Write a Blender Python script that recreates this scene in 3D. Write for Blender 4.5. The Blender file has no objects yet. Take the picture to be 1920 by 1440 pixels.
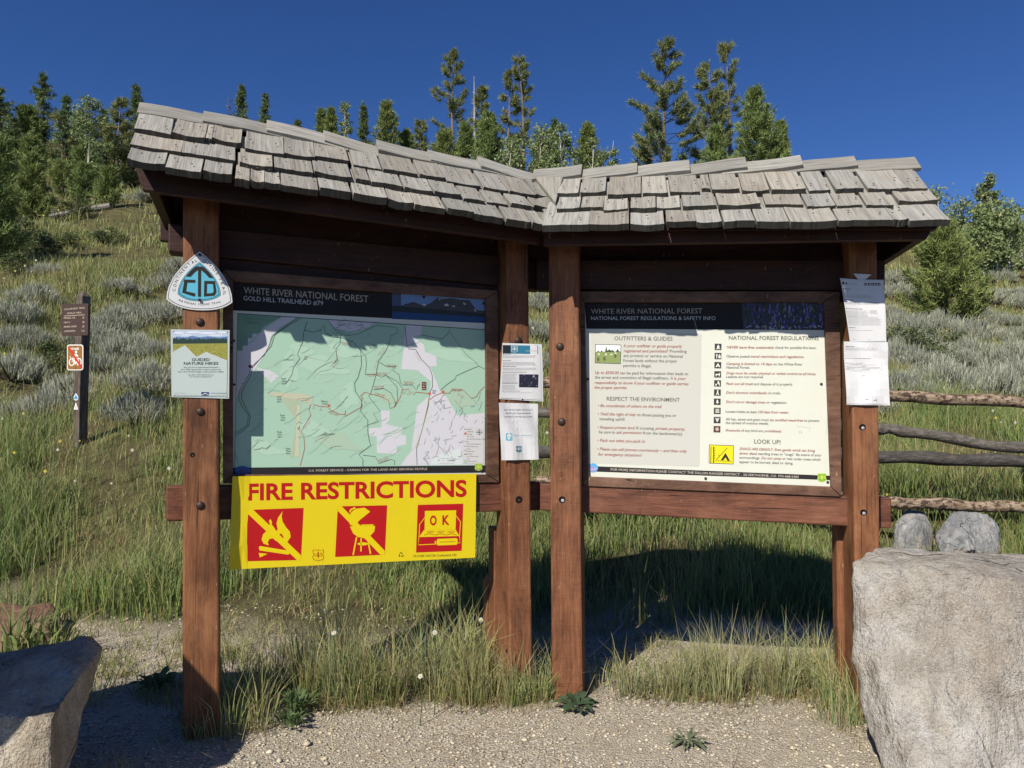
import bpy, bmesh, math, random
import numpy as np
from mathutils import Vector, Matrix, noise as mnoise
R = math.radians
rng = np.random.default_rng(7)
random.seed(7)
scene = bpy.context.scene
COL = scene.collection

# ------------------------------------------------------------------ camera, sky, sun, exposure
F = 1400.0; PITCH = math.atan(60/1400.0); CAMZ = 1.415
cd = bpy.data.cameras.new('camera'); cam = bpy.data.objects.new('camera', cd); COL.objects.link(cam)
cam.location = (0, 0, CAMZ); cam.rotation_euler = (math.pi/2+PITCH, 0, 0)
cd.sensor_width = 36; cd.lens = 36*F/1920; cd.clip_end = 2000; cd.clip_start = .05
scene.camera = cam
SUN = Vector((-.57, -1.0, 1.0)).normalized()
ELEV = math.asin(SUN.z); AZ = math.atan2(SUN.x, SUN.y)
W = bpy.data.worlds.new('World'); scene.world = W; W.use_nodes = True
wn = W.node_tree.nodes; wl = W.node_tree.links
sky = wn.new('ShaderNodeTexSky'); sky.sky_type = 'NISHITA'; sky.sun_disc = False
sky.sun_elevation = ELEV; sky.sun_rotation = AZ
sky.altitude = 3000; sky.air_density = 1.0; sky.dust_density = 0.15; sky.ozone_density = 3.0
bg = wn['Background']; bg.inputs['Strength'].default_value = 0.075
hs = wn.new('ShaderNodeHueSaturation'); hs.inputs['Saturation'].default_value = 1.24; hs.inputs['Hue'].default_value = .513; hs.inputs['Value'].default_value = 1.12
wl.new(sky.outputs[0], hs.inputs['Color']); wl.new(hs.outputs[0], bg.inputs['Color'])
sl = bpy.data.lights.new('sun', 'SUN'); sl.energy = 5.0; sl.angle = R(.5); sl.color = (1, .93, .82)
so = bpy.data.objects.new('sun', sl); COL.objects.link(so)
so.rotation_euler = SUN.to_track_quat('Z', 'Y').to_euler(); so.location = (-20, -30, 40)
scene.view_settings.view_transform = 'Standard'; scene.view_settings.look = 'None'
scene.view_settings.exposure = 0.32; scene.view_settings.gamma = 1
scene.cycles.max_bounces = 6; scene.cycles.diffuse_bounces = 1; scene.cycles.transparent_max_bounces = 4

# ------------------------------------------------------------------ camera rays and wing planes
cp, sp = math.cos(PITCH), math.sin(PITCH)
def ray(px, py):
    x = (np.asarray(px, float)-960)/F; z = -(np.asarray(py, float)-720)/F; y = np.ones_like(x)
    return np.stack([x, y*cp-z*sp, y*sp+z*cp], -1)
class Wing:
    def __init__(s, A, B):
        s.O = np.array([A[0], A[1]]); d = np.array(B)-s.O; s.L = np.linalg.norm(d)
        s.U = d/s.L; s.N = np.array([s.U[1], -s.U[0]])
    def pt(s, u, d, z):
        u, d, z = np.broadcast_arrays(np.asarray(u, float), np.asarray(d, float), np.asarray(z, float))
        return np.stack([s.O[0]+u*s.U[0]+d*s.N[0], s.O[1]+u*s.U[1]+d*s.N[1], z], -1)
    def un(s, px, py, d):
        r = ray(px, py); o = s.O+d*s.N
        t = (o@s.N)/(r[..., :2]@s.N)
        h = r*t[..., None]
        return (h[..., :2]-s.O)@s.U, h[..., 2]+CAMZ
    def loc(s, P):
        q = np.asarray(P)[..., :2]-s.O
        return q@s.U, q@s.N, np.asarray(P)[..., 2]
LW = Wing((-1.304, 3.49), (-.134, 3.90))
RW = Wing((.39, 3.90), (1.557, 3.69))

# ------------------------------------------------------------------ materials
def mat(name, base=(.5, .5, .5), rough=.8, spec=.3):
    m = bpy.data.materials.new(name); m.use_nodes = True
    b = m.node_tree.nodes['Principled BSDF']
    b.inputs['Base Color'].default_value = (*base, 1); b.inputs['Roughness'].default_value = rough
    b.inputs['Specular IOR Level'].default_value = spec
    return m
class NT:
    def __init__(s, m): s.m = m; s.t = m.node_tree; s.b = s.t.nodes['Principled BSDF']
    def n(s, typ, **k):
        nd = s.t.nodes.new(typ)
        for a, v in k.items():
            if a in nd.inputs.keys(): nd.inputs[a].default_value = v
            else: setattr(nd, a, v)
        return nd
    def l(s, a, b): s.t.links.new(a, b)
    def coord(s, scale=(1, 1, 1), out='Object', rot=(0, 0, 0)):
        c = s.n('ShaderNodeTexCoord'); mp = s.n('ShaderNodeMapping')
        mp.inputs['Scale'].default_value = scale; mp.inputs['Rotation'].default_value = rot
        s.l(c.outputs[out], mp.inputs['Vector']); return mp.outputs[0]
    def noise(s, vec, scale, detail=4, rough=.6, dist=0):
        nd = s.n('ShaderNodeTexNoise', Scale=scale, Detail=detail, Roughness=rough, Distortion=dist)
        if vec is not None: s.l(vec, nd.inputs['Vector'])
        return nd.outputs['Fac']
    def voro(s, vec, scale, feature='F1', out='Distance'):
        nd = s.n('ShaderNodeTexVoronoi', Scale=scale); nd.feature = feature
        s.l(vec, nd.inputs['Vector']); return nd.outputs[out]
    def ramp(s, fac, stops):
        r = s.n('ShaderNodeValToRGB'); e = r.color_ramp.elements
        while len(e) < len(stops): e.new(.5)
        for i, (p, c) in enumerate(stops):
            e[i].position = p; e[i].color = (*c, 1) if len(c) == 3 else c
        s.l(fac, r.inputs[0]); return r.outputs[0]
    def mix(s, fac, a, b, typ='MIX'):
        x = s.n('ShaderNodeMix', data_type='RGBA', blend_type=typ)
        for v, i in ((fac, 0), (a, 6), (b, 7)):
            if isinstance(v, (int, float)): x.inputs[i].default_value = v
            elif isinstance(v, tuple): x.inputs[i].default_value = (*v, 1)
            else: s.l(v, x.inputs[i])
        return x.outputs[2]
    def math(s, op, a, b=0.0):
        x = s.n('ShaderNodeMath', operation=op)
        for i, v in enumerate((a, b)):
            if isinstance(v, (int, float)): x.inputs[i].default_value = v
            else: s.l(v, x.inputs[i])
        return x.outputs[0]
    def bump(s, h, strength=.3, dist=.01):
        b = s.n('ShaderNodeBump', Strength=strength, Distance=dist); s.l(h, b.inputs['Height'])
        s.l(b.outputs[0], s.b.inputs['Normal'])
    def col(s, c): s.l(c, s.b.inputs['Base Color'])

def wood(name, scale, c0, c1, c2, saw=None):
    m = mat(name, rough=.62, spec=.35); t = NT(m)
    v = t.coord(scale); g = t.noise(v, 9, 5, .65, .6); fine = t.noise(v, 40, 3, .6)
    big = t.noise(t.coord((1.3, 1.3, 1.3)), 2.3, 4, .6)
    c = t.ramp(g, [(.28, c0), (.5, c1), (.72, c2)])
    c = t.mix(t.math('MULTIPLY', fine, .55), c, tuple(x*.45 for x in c1))
    wear = t.ramp(big, [(.48, (0, 0, 0)), (.72, (1, 1, 1))])
    c = t.mix(t.math('MULTIPLY', wear, .35), c, (c2[0]*1.25, c2[1]*1.4, c2[2]*1.5))
    dk = t.ramp(t.noise(t.coord((2.2, 2.2, 1.1)), 3.1, 5, .7), [(.56, (0, 0, 0)), (.74, (1, 1, 1))])
    c = t.mix(t.math('MULTIPLY', dk, .55), c, tuple(x*.35 for x in c0))
    bl_ = t.ramp(t.noise(t.coord((5, 5, 1.6) if scale[0] > 2 else (1.6, 3, 5)), 1.6, 6, .75, .5), [(.34, (.50, .47, .45)), (.52, (1, 1, 1)), (.68, (1.22, 1.25, 1.28))])
    c = t.mix(1.0, c, bl_, 'MULTIPLY')
    if saw:
        sn = t.noise(t.coord(saw), 10, 2, .5)
        c = t.mix(t.math('MULTIPLY', t.ramp(sn, [(.52, (0, 0, 0)), (.8, (1, 1, 1))]), .2), c, (c2[0]*1.4, c2[1]*1.6, c2[2]*1.6))
    ck = t.ramp(t.noise(t.coord(tuple(x*1.6 if x > 2 else x*.55 for x in scale)), 6.5, 3, .55, .3), [(.655, (0, 0, 0)), (.67, (1, 1, 1))])
    c = t.mix(t.math('MULTIPLY', ck, .8), c, tuple(x*.16 for x in c0))
    sc = t.ramp(t.noise(t.coord((38, 38, 9)), 2.4, 2, .5), [(.73, (0, 0, 0)), (.77, (1, 1, 1))])
    c = t.mix(t.math('MULTIPLY', sc, .5), c, (.5, .33, .22))
    t.col(c); t.bump(t.math('ADD', g, t.math('MULTIPLY', fine, .6)), .35, .006)
    return m
POSTM = wood('stained_post_wood', (11, 11, .5), (.10, .036, .017), (.205, .078, .034), (.30, .125, .058), saw=(1.0, 1.0, 26))
POSTM2 = wood('orange_stained_post_wood', (10, 10, .45), (.11, .042, .018), (.235, .092, .037), (.33, .145, .062))
RAILM = wood('stained_rail_wood', (.55, .9, 8), (.075, .027, .016), (.165, .06, .032), (.245, .10, .055))
DARKM = wood('shade_darkened_roof_timber', (.5, .8, 8), (.022, .007, .004), (.04, .012, .007), (.06, .019, .011))  # stained timber, its colour darkened further to carry the shade under the roof
FRAMEM = wood('weathered_frame_wood', (1.0, 1.0, 3), (.08, .037, .023), (.145, .072, .044), (.21, .115, .072))

def attr_mat(name, rough=.75, spec=.25, sheen=None, transl=0.0):
    m = mat(name, rough=rough, spec=spec); t = NT(m)
    a = t.n('ShaderNodeVertexColor'); a.layer_name = 'Col'
    t.col(a.outputs[0])
    if transl:
        tr = t.n('ShaderNodeBsdfTranslucent'); t.l(a.outputs[0], tr.inputs[0])
        mx = t.n('ShaderNodeMixShader'); mx.inputs[0].default_value = transl
        out = t.t.nodes['Material Output']
        t.l(t.b.outputs[0], mx.inputs[1]); t.l(tr.outputs[0], mx.inputs[2]); t.l(mx.outputs[0], out.inputs[0])
    return m
LEAFM = attr_mat('plant_leaf', .6, .25, transl=.30)
NEEDLEM = attr_mat('conifer_needle', .6, .2, transl=.12)
INKM = attr_mat('printed_ink', .6, .15)
BARKM = attr_mat('tree_bark', .9, .1)

def flat(name, c, rough=.5, spec=.35): return mat(name, c, rough, spec)
BOLTM = flat('rusty_bolt_steel', (.05, .032, .026), .55, .5); BOLTM.node_tree.nodes['Principled BSDF'].inputs['Metallic'].default_value = .5
HOLEM = flat('dark_bolt_hole', (.012, .009, .008), .9, .05)
STEELM = flat('zinc_bolt_end', (.34, .34, .34), .4, .5)

def shingle_mat():
    m = mat('weathered_cedar', rough=.85, spec=.15); t = NT(m)
    u = t.n('ShaderNodeUVMap'); u.uv_map = 'UVMap'
    mp = t.n('ShaderNodeMapping'); mp.inputs['Scale'].default_value = (60, 3.2, 1); t.l(u.outputs[0], mp.inputs[0])
    g = t.noise(mp.outputs[0], 1.0, 5, .7, .7)
    mp2 = t.n('ShaderNodeMapping'); mp2.inputs['Scale'].default_value = (170, 5, 1); t.l(u.outputs[0], mp2.inputs[0])
    f = t.noise(mp2.outputs[0], 1.0, 3, .6)
    mp3 = t.n('ShaderNodeMapping'); mp3.inputs['Scale'].default_value = (7, 5, 1); t.l(u.outputs[0], mp3.inputs[0])
    bl = t.noise(mp3.outputs[0], 1.0, 3, .6)
    a = t.n('ShaderNodeVertexColor'); a.layer_name = 'Col'
    c = t.ramp(g, [(.26, (.125, .121, .108)), (.46, (.285, .277, .248)), (.72, (.375, .366, .33))])
    c = t.mix(t.math('MULTIPLY', t.ramp(f, [(.35, (1, 1, 1)), (.55, (0, 0, 0))]), .45), c, (.12, .11, .10))
    c = t.mix(t.math('MULTIPLY', t.ramp(bl, [(.5, (0, 0, 0)), (.75, (1, 1, 1))]), .35), c, (.25, .205, .155))
    c = t.mix(1.0, c, a.outputs[0], 'MULTIPLY')
    t.col(c); t.bump(t.math('ADD', g, f), .5, .004); return m
SHINGM = shingle_mat()

def rock_mat(name, a, b, c, scale=1.0, streak=.5, crack=(.08, .075, .07), stain=(.26, .20, .145)):
    m = mat(name, rough=.9, spec=.15); t = NT(m)
    v = t.coord((scale, scale, scale)); vs = t.coord((scale*3.2, scale*3.2, scale*.8), rot=(R(20), R(48), R(10)))
    n1 = t.noise(v, 1.7, 6, .62, .6); n2 = t.noise(vs, 3.2, 6, .72, .8); n3 = t.noise(v, 9, 5, .75, .3); sp1 = t.noise(v, 95, 3, .75); sp2 = t.noise(v, 170, 2, .7)
    col = t.ramp(n1, [(.36, a), (.5, b), (.62, c)])
    col = t.mix(t.math('MULTIPLY', t.ramp(n3, [(.45, (0, 0, 0)), (.7, (1, 1, 1))]), .55), col, stain)
    col = t.mix(t.math('MULTIPLY', t.ramp(n2, [(.48, (0, 0, 0)), (.66, (1, 1, 1))]), streak), col, tuple(x*.5 for x in a))
    col = t.mix(t.math('MULTIPLY', t.ramp(sp1, [(.36, (1, 1, 1)), (.47, (0, 0, 0))]), .4), col, crack)
    col = t.mix(t.math('MULTIPLY', t.ramp(sp2, [(.55, (0, 0, 0)), (.68, (1, 1, 1))]), .4), col, tuple(min(.72, x*1.45) for x in c))
    wv = t.n('ShaderNodeVectorMath', operation='ADD'); wn_ = t.n('ShaderNodeTexNoise', Scale=1.1, Detail=3.0, Roughness=.45); t.l(v, wn_.inputs['Vector']); t.l(v, wv.inputs[0]); t.l(wn_.outputs['Color'], wv.inputs[1])
    ce = t.voro(wv.outputs[0], 1.5, 'DISTANCE_TO_EDGE'); ck = t.math('MULTIPLY', t.ramp(ce, [(.0, (1, 1, 1)), (.010, (0, 0, 0))]), t.ramp(t.noise(v, 2.2, 3, .6), [(.45, (0, 0, 0)), (.6, (1, 1, 1))]))
    col = t.mix(t.math('MULTIPLY', ck, .5), col, tuple(x*.28 for x in a))
    li = t.ramp(t.noise(v, 14, 4, .6), [(.66, (0, 0, 0)), (.72, (1, 1, 1))]); col = t.mix(t.math('MULTIPLY', li, .35), col, (.20, .20, .15))
    t.col(col)
    h = t.math('SUBTRACT', t.math('ADD', t.math('MULTIPLY', n2, 1.3), t.math('ADD', t.math('MULTIPLY', sp1, .3), t.math('MULTIPLY', n3, 1.0))), t.math('MULTIPLY', ck, .9))
    t.bump(h, .9, .04); return m
GRANITE = rock_mat('grey_granite', (.32, .285, .24), (.43, .40, .345), (.50, .485, .46))
TAN = rock_mat('tan_granite', (.33, .28, .21), (.43, .37, .28), (.5, .45, .37))
REDROCK = rock_mat('red_sandstone', (.20, .10, .065), (.27, .15, .10), (.33, .21, .15))
BLUEROCK = rock_mat('veined_blue_grey_rock', (.27, .285, .30), (.43, .44, .44), (.56, .55, .53), 2.2, .8)

# ------------------------------------------------------------------ mesh helpers
def lin(r, g, b):
    f = lambda c: (c/255/12.92 if c/255 <= .04045 else ((c/255+.055)/1.055)**2.4)
    return (f(r), f(g), f(b))
class MB:
    def __init__(s): s.v = []; s.f = []; s.c = []; s.uv = None; s.n = 0
    def add(s, verts, faces, col=None):
        verts = np.asarray(verts, float).reshape(-1, 3); b = s.n
        s.v.append(verts); s.n += len(verts); s.f += [tuple(i+b for i in f) for f in faces]
        if col is None: col = (1, 1, 1)
        col = np.asarray(col, float)
        s.c.append(np.broadcast_to(col, (len(verts), 3)) if col.ndim == 1 else col)
    def poly(s, verts, col=None): s.add(verts, [tuple(range(len(verts)))], col)
    def prism(s, front, back, col=None):
        n = len(front); v = np.concatenate([front, back])
        s.add(v, [tuple(range(n))[::-1], tuple(range(n, 2*n))]+[(i, (i+1) % n, n+(i+1) % n, n+i) for i in range(n)], col)
    def tube(s, pts, rad, sides=8, col=None, cap=True):
        pts = np.asarray(pts, float); rad = np.broadcast_to(np.asarray(rad, float), (len(pts),)); V = []
        for i, p in enumerate(pts):
            d = pts[min(i+1, len(pts)-1)]-pts[max(i-1, 0)]; d = d/(np.linalg.norm(d)+1e-9)
            a = np.cross(d, (0, 0, 1) if abs(d[2]) < .9 else (1, 0, 0)); a /= np.linalg.norm(a); b = np.cross(d, a)
            for k in range(sides):
                t = 2*math.pi*k/sides; V.append(p+rad[i]*(math.cos(t)*a+math.sin(t)*b))
        Fc = []
        for i in range(len(pts)-1):
            for k in range(sides):
                k2 = (k+1) % sides; Fc.append((i*sides+k, i*sides+k2, (i+1)*sides+k2, (i+1)*sides+k))
        if cap: Fc += [tuple(range(sides))[::-1], tuple(range((len(pts)-1)*sides, len(pts)*sides))]
        s.add(V, Fc, col)
    def mesh(s, name):
        me = bpy.data.meshes.new(name)
        v = np.concatenate(s.v); c = np.concatenate(s.c)
        me.from_pydata(v.tolist(), [], s.f)
        a = me.color_attributes.new('Col', 'FLOAT_COLOR', 'POINT')
        a.data.foreach_set('color', np.concatenate([c, np.ones((len(c), 1))], 1).astype(np.float32).ravel())
        return me
def fast_mesh(name, verts, loops, starts, cols):
    me = bpy.data.meshes.new(name); me.vertices.add(len(verts)); me.loops.add(len(loops)); me.polygons.add(len(starts))
    me.vertices.foreach_set('co', np.asarray(verts, np.float32).ravel())
    me.loops.foreach_set('vertex_index', np.asarray(loops, np.int32))
    me.polygons.foreach_set('loop_start', np.asarray(starts, np.int32)); me.update(calc_edges=True)
    a = me.color_attributes.new('Col', 'FLOAT_COLOR', 'POINT')
    a.data.foreach_set('color', np.concatenate([cols, np.ones((len(cols), 1))], 1).astype(np.float32).ravel())
    return me
def link(name, me, m, parent=None, bevel=0, smooth=False, weighted=False):
    o = bpy.data.objects.new(name, me); COL.objects.link(o)
    if m is not None: me.materials.append(m)
    if parent is not None:
        o.parent = parent; o.matrix_parent_inverse = Matrix.Translation(-Vector(parent.location)) if parent.get('wb') else Matrix.Identity(4)
    if bevel:
        b = o.modifiers.new('bevel', 'BEVEL'); b.width = bevel; b.segments = 2; b.limit_method = 'ANGLE'
    if smooth:
        for p in me.polygons: p.use_smooth = True
    return o
def tag(o, label=None, cat=None, group=None, kind=None):
    if label: o['label'] = label
    if cat: o['category'] = cat
    if group: o['group'] = group
    if kind: o['kind'] = kind
    return o
def thing(name, label, cat, loc=(0, 0, 0), group=None, wb=True):
    """an Empty at the thing's base; wb = parts are given in world coordinates"""
    o = bpy.data.objects.new(name, None); COL.objects.link(o); o.location = loc; o.empty_display_size = .1
    if wb: o['wb'] = 1
    return tag(o, label, cat, group)
def fix_normals(me):
    bm = bmesh.new(); bm.from_mesh(me); bmesh.ops.recalc_face_normals(bm, faces=bm.faces); bm.to_mesh(me); bm.free()
def recalc(o): fix_normals(o.data); return o
def board(w, px, d0, d1):
    """prism whose front face is the pixel polygon unprojected on the wing plane at offset d0, reaching back to d1"""
    px = np.array(px, float); u, z = w.un(px[:, 0], px[:, 1], d0)
    m = MB(); m.prism(w.pt(u, d0, z), w.pt(u, d1, z)); return m
def vnoise(x, y, s, seed=0):
    x = np.asarray(x)*s+seed*17.3; y = np.asarray(y)*s+seed*9.1
    return (np.sin(x*1.7+1.3*np.sin(y*1.1+seed))+np.sin(y*1.9+1.7*np.sin(x*.9+2*seed))+np.sin((x+y)*1.13+seed*3)+.6*np.sin(x*3.7-y*2.9+seed))/3.6

# ------------------------------------------------------------------ terrain
def th(X, Y):
    X = np.asarray(X, float); Y = np.asarray(Y, float)
    t = np.clip(X/(np.abs(Y)+4), -.9, .9)
    k = .395-.115*t
    yb = 5.7+.35*np.sin(X*.7)+.25*np.sin(X*1.9+1)
    Ye = np.where(Y > 44, 44+7*(1-np.exp(-np.maximum(Y-44, 0)/7)), Y)
    sft = .35
    q = (Ye-yb)/sft
    z = k*sft*np.where(q > 30, q, np.log1p(np.exp(np.minimum(q, 30))))
    z = z-np.maximum(Y-75, 0)*.25
    amp = np.clip((Y-5.2)/6, 0, 1)
    z = z+amp*(.16*vnoise(X, Y, .55, 1)+.05*vnoise(X, Y, 1.7, 2))+amp*.35*vnoise(X, Y, .13, 5)
    return z+.012*vnoise(X, Y, 2.1, 3)
def ground_at(px, py, lo=2.0, hi=70.0):
    r = ray(px, py); prev = lo
    for t in np.arange(lo, hi, .05):
        p = r*t
        if p[2]+CAMZ < th(p[0], p[1]): break
    p = r*t; return float(p[0]), float(p[1]), float(th(p[0], p[1]))
def axis(*segs):
    out = []
    for a, b, st in segs: out += list(np.arange(a, b, st))
    return np.array(out+[segs[-1][1]])
xs = axis((-150, -40, 10), (-40, -8, 1.0), (-8, -3, .25), (-3, 3, .07), (3, 8, .25), (8, 40, 1.0), (40, 150, 10))
ys = axis((-60, -8, 8), (-8, 1.5, .7), (1.5, 7, .07), (7, 14, .2), (14, 50, .7), (50, 150, 6))
GX, GY = np.meshgrid(xs, ys); GZ = th(GX, GY)
nx, ny = len(xs), len(ys); idx = np.arange(nx*ny).reshape(ny, nx)
quads = np.stack([idx[:-1, :-1], idx[:-1, 1:], idx[1:, 1:], idx[1:, :-1]], -1).reshape(-1, 4)
V = np.stack([GX, GY, GZ], -1).reshape(-1, 3)
def gravel_mask(X, Y):
    return np.clip((5.35+.3*np.sin(X*1.3)-Y+.25*vnoise(X, Y, 1.3, 4))/.5, 0, 1)
gm = gravel_mask(V[:, 0], V[:, 1])
gme = fast_mesh('ground', V, quads.ravel(), np.arange(len(quads))*4, np.stack([gm, gm, gm], 1))
for p in gme.polygons: p.use_smooth = True
gmat = mat('gravel_and_soil', rough=.95, spec=.1); t = NT(gmat)
gv = t.coord(); a = t.n('ShaderNodeVertexColor'); a.layer_name = 'Col'
peb = t.voro(gv, 95); peb2 = t.voro(gv, 260); pc = t.voro(gv, 95, out='Color'); pc2 = t.voro(gv, 260, out='Color')
big = t.noise(gv, 1.7, 5, .6); fine = t.noise(gv, 55, 3, .7)
sepa = t.n('ShaderNodeSeparateColor'); t.l(pc, sepa.inputs[0]); sepb = t.n('ShaderNodeSeparateColor'); t.l(pc2, sepb.inputs[0])
g1 = t.ramp(sepa.outputs[0], [(.0, (.27, .23, .17)), (.45, (.46, .405, .31)), (.8, (.57, .51, .40)), (.97, (.68, .64, .55))])
g2 = t.ramp(sepb.outputs[1], [(.0, (.33, .28, .21)), (.6, (.52, .46, .355)), (1, (.62, .57, .46))])
gc = t.mix(t.ramp(big, [(.42, (0, 0, 0)), (.6, (1, 1, 1))]), g1, g2)
gc = t.mix(t.math('MULTIPLY', t.ramp(t.noise(gv, 6, 4, .7), [(.5, (0, 0, 0)), (.7, (1, 1, 1))]), .45), gc, (.33, .25, .18))
soil = t.ramp(t.math('ADD', t.math('MULTIPLY', t.noise(gv, 3.5, 6, .7), .5), t.math('MULTIPLY', t.noise(gv, 38, 5, .8), .5)), [(.36, (.055, .045, .028)), (.48, (.115, .10, .05)), (.56, (.15, .15, .06)), (.66, (.30, .25, .15))])
t.col(t.mix(a.outputs[0], soil, gc))
h = t.math('SUBTRACT', 1.0, peb); h2 = t.math('SUBTRACT', 1.0, peb2)
t.bump(t.math('ADD', h, t.math('ADD', t.math('MULTIPLY', h2, .6), fine)), 1.0, .010)
tag(link('ground', gme, gmat), kind='structure')

pk = MB(); pk.poly([(-45, -50, .034), (45, -50, .034), (45, .9, .034), (-45, .9, .034)])  # unseen lot added behind the camera to cut light bounced off the ground
ASPH = mat('added_lot_asphalt', rough=.9, spec=.15); t = NT(ASPH); av = t.coord(); t.col(t.ramp(t.noise(av, 60, 4, .7), [(.35, (.028, .028, .03)), (.65, (.065, .063, .06))])); t.bump(t.noise(av, 120, 3, .7), .5, .004)
tag(link('road', pk.mesh('road'), ASPH), kind='structure')

# ------------------------------------------------------------------ the trailhead kiosk
kb = LW.pt(1.4, .05, 0.0)
KIOSK = thing('information_kiosk', 'brown timber trailhead kiosk with two angled bays under a grey shingled roof', 'kiosk', tuple(kb))
def kpart(name, m, material, bevel=.006, label=None):
    o = recalc(link(name, m.mesh(name), material, KIOSK, bevel))
    if label: o['label'] = label
    return o
def dome(w, px, py, d, rpx, material, parent, name='bolt', rise=.55):
    u, z = w.un(np.array([px, px+rpx]), np.array([py, py]), d); r = abs(u[1]-u[0]); m = MB(); V = []; Fc = []
    rings = [(1.0, -.15), (1.0, .12), (.86, .5), (.55, .85)]; n = 14
    for rr, hh in rings:
        for k in range(n):
            tt = 2*math.pi*k/n; V.append(w.pt(u[0]+r*rr*math.cos(tt), d+r*rise*hh, z[0]+r*rr*math.sin(tt)))
    V.append(w.pt(u[0], d+r*rise, z[0]))
    for i in range(3):
        for k in range(n): Fc.append((i*n+k, i*n+(k+1) % n, (i+1)*n+(k+1) % n, (i+1)*n+k))
    for k in range(n): Fc.append((3*n+k, 3*n+(k+1) % n, 4*n))
    m.add(V, Fc); return recalc(link(name, m.mesh(name), material, parent, smooth=True))
PD = .14
def bury(px): return px
posts = []
for w, px, db in [
    (LW, [(343, 345), (409, 352), (411, 1440), (342, 1440)], -.05),
    (LW, [(949, 440), (991, 446), (999, 1350), (956, 1350)], -.06),
    (RW, [(1028, 446), (1084, 446), (1093, 1355), (1035, 1355)], -.06),
    (RW, [(1592, 440), (1644, 440), (1654, 1400), (1608, 1400)], -.07)]:
    posts.append(kpart('post', board(w, px, PD, db), POSTM2 if len(posts) in (0, 3) else POSTM, .009))
for i, px, py, r in [(0, 375, 604, 8.5), (0, 376, 772, 8), (0, 376, 948, 8.5), (2, 1050, 650, 7.5), (2, 1053, 791, 7.5), (1, 972, 639, 7)]:
    dome(LW if i < 2 else RW, px, py, PD, r, BOLTM, posts[i])
for i, px, py, r in [(1, 973, 937, 6.5), (2, 1054, 937, 6.5), (3, 1617, 801, 6.5), (3, 1619, 961, 6.5), (0, 361, 853, 5)]:
    w = LW if i < 2 else RW
    b = dome(w, px, py, PD, r, HOLEM, posts[i], 'bolt_socket', .1)
    dome(w, px+1, py+1.5, PD+.0008, r*.5, STEELM if i in (2, 3) else BOLTM, posts[i], 'bolt', .3)
# doubled rear blocks behind the two inner ends
kpart('rear_post', board(LW, [(926, 990), (950, 990), (953, 1340), (926, 1340)], -.062, -.16), POSTM, .006)
kpart('rear_post', board(LW, [(913, 1092), (920, 1080), (940, 1078), (940, 1330), (913, 1330)], -.162, -.24), POSTM, .006)
kpart('rear_post', board(RW, [(1568, 985), (1598, 985), (1612, 1390), (1573, 1390)], -.072, -.17), POSTM, .006)
kpart('rear_post', board(RW, [(1036, 990), (1084, 990), (1092, 1340), (1040, 1340)], -.062, -.16), POSTM, .006)
# rails
kpart('lower_rail', board(LW, [(311, 912), (1014, 904), (1014, 957), (311, 978)], .028, -.055), RAILM, .008)
kpart('lower_rail', board(RW, [(1012, 906), (1672, 934), (1672, 991), (1012, 957)], .028, -.055), RAILM, .008)
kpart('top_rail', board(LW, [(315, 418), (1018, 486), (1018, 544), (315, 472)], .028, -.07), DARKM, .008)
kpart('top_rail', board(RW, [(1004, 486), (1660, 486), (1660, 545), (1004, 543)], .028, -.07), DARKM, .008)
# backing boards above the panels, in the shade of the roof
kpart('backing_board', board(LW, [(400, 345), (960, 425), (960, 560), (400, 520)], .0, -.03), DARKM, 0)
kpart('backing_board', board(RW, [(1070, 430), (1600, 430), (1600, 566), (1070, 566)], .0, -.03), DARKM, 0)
# panel frames
fr = MB()
def stick(acc, w, px, d0, d1):
    px = np.array(px, float); u, z = w.un(px[:, 0], px[:, 1], d0); acc.prism(w.pt(u, d0, z), w.pt(u, d1, z))
stick(fr, LW, [(418, 505), (934, 545), (911, 560), (437, 527)], .038, -.02)
stick(fr, LW, [(911, 560.5), (934, 545.5), (936, 904), (913, 889.5)], .037, -.02)
stick(fr, LW, [(418, 505.5), (437, 527.5), (437, 889.5), (418, 906)], .037, -.02)
stick(fr, LW, [(437, 890), (913, 890), (936, 905), (418, 907)], .038, -.02)
kpart('panel_frame', fr, FRAMEM, .003)
fr = MB()
stick(fr, RW, [(1084, 546), (1575, 546), (1545, 566), (1096, 566)], .038, -.02)
stick(fr, RW, [(1545.5, 566.5), (1575, 546.5), (1578, 931), (1558.5, 912.5)], .037, -.02)
stick(fr, RW, [(1085, 546.5), (1095.5, 566.5), (1104.5, 893.5), (1093, 911)], .037, -.02)
stick(fr, RW, [(1105, 894), (1558, 913), (1577, 931.5), (1093.5, 911.5)], .038, -.02)
kpart('panel_frame', fr, FRAMEM, .003)

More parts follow.
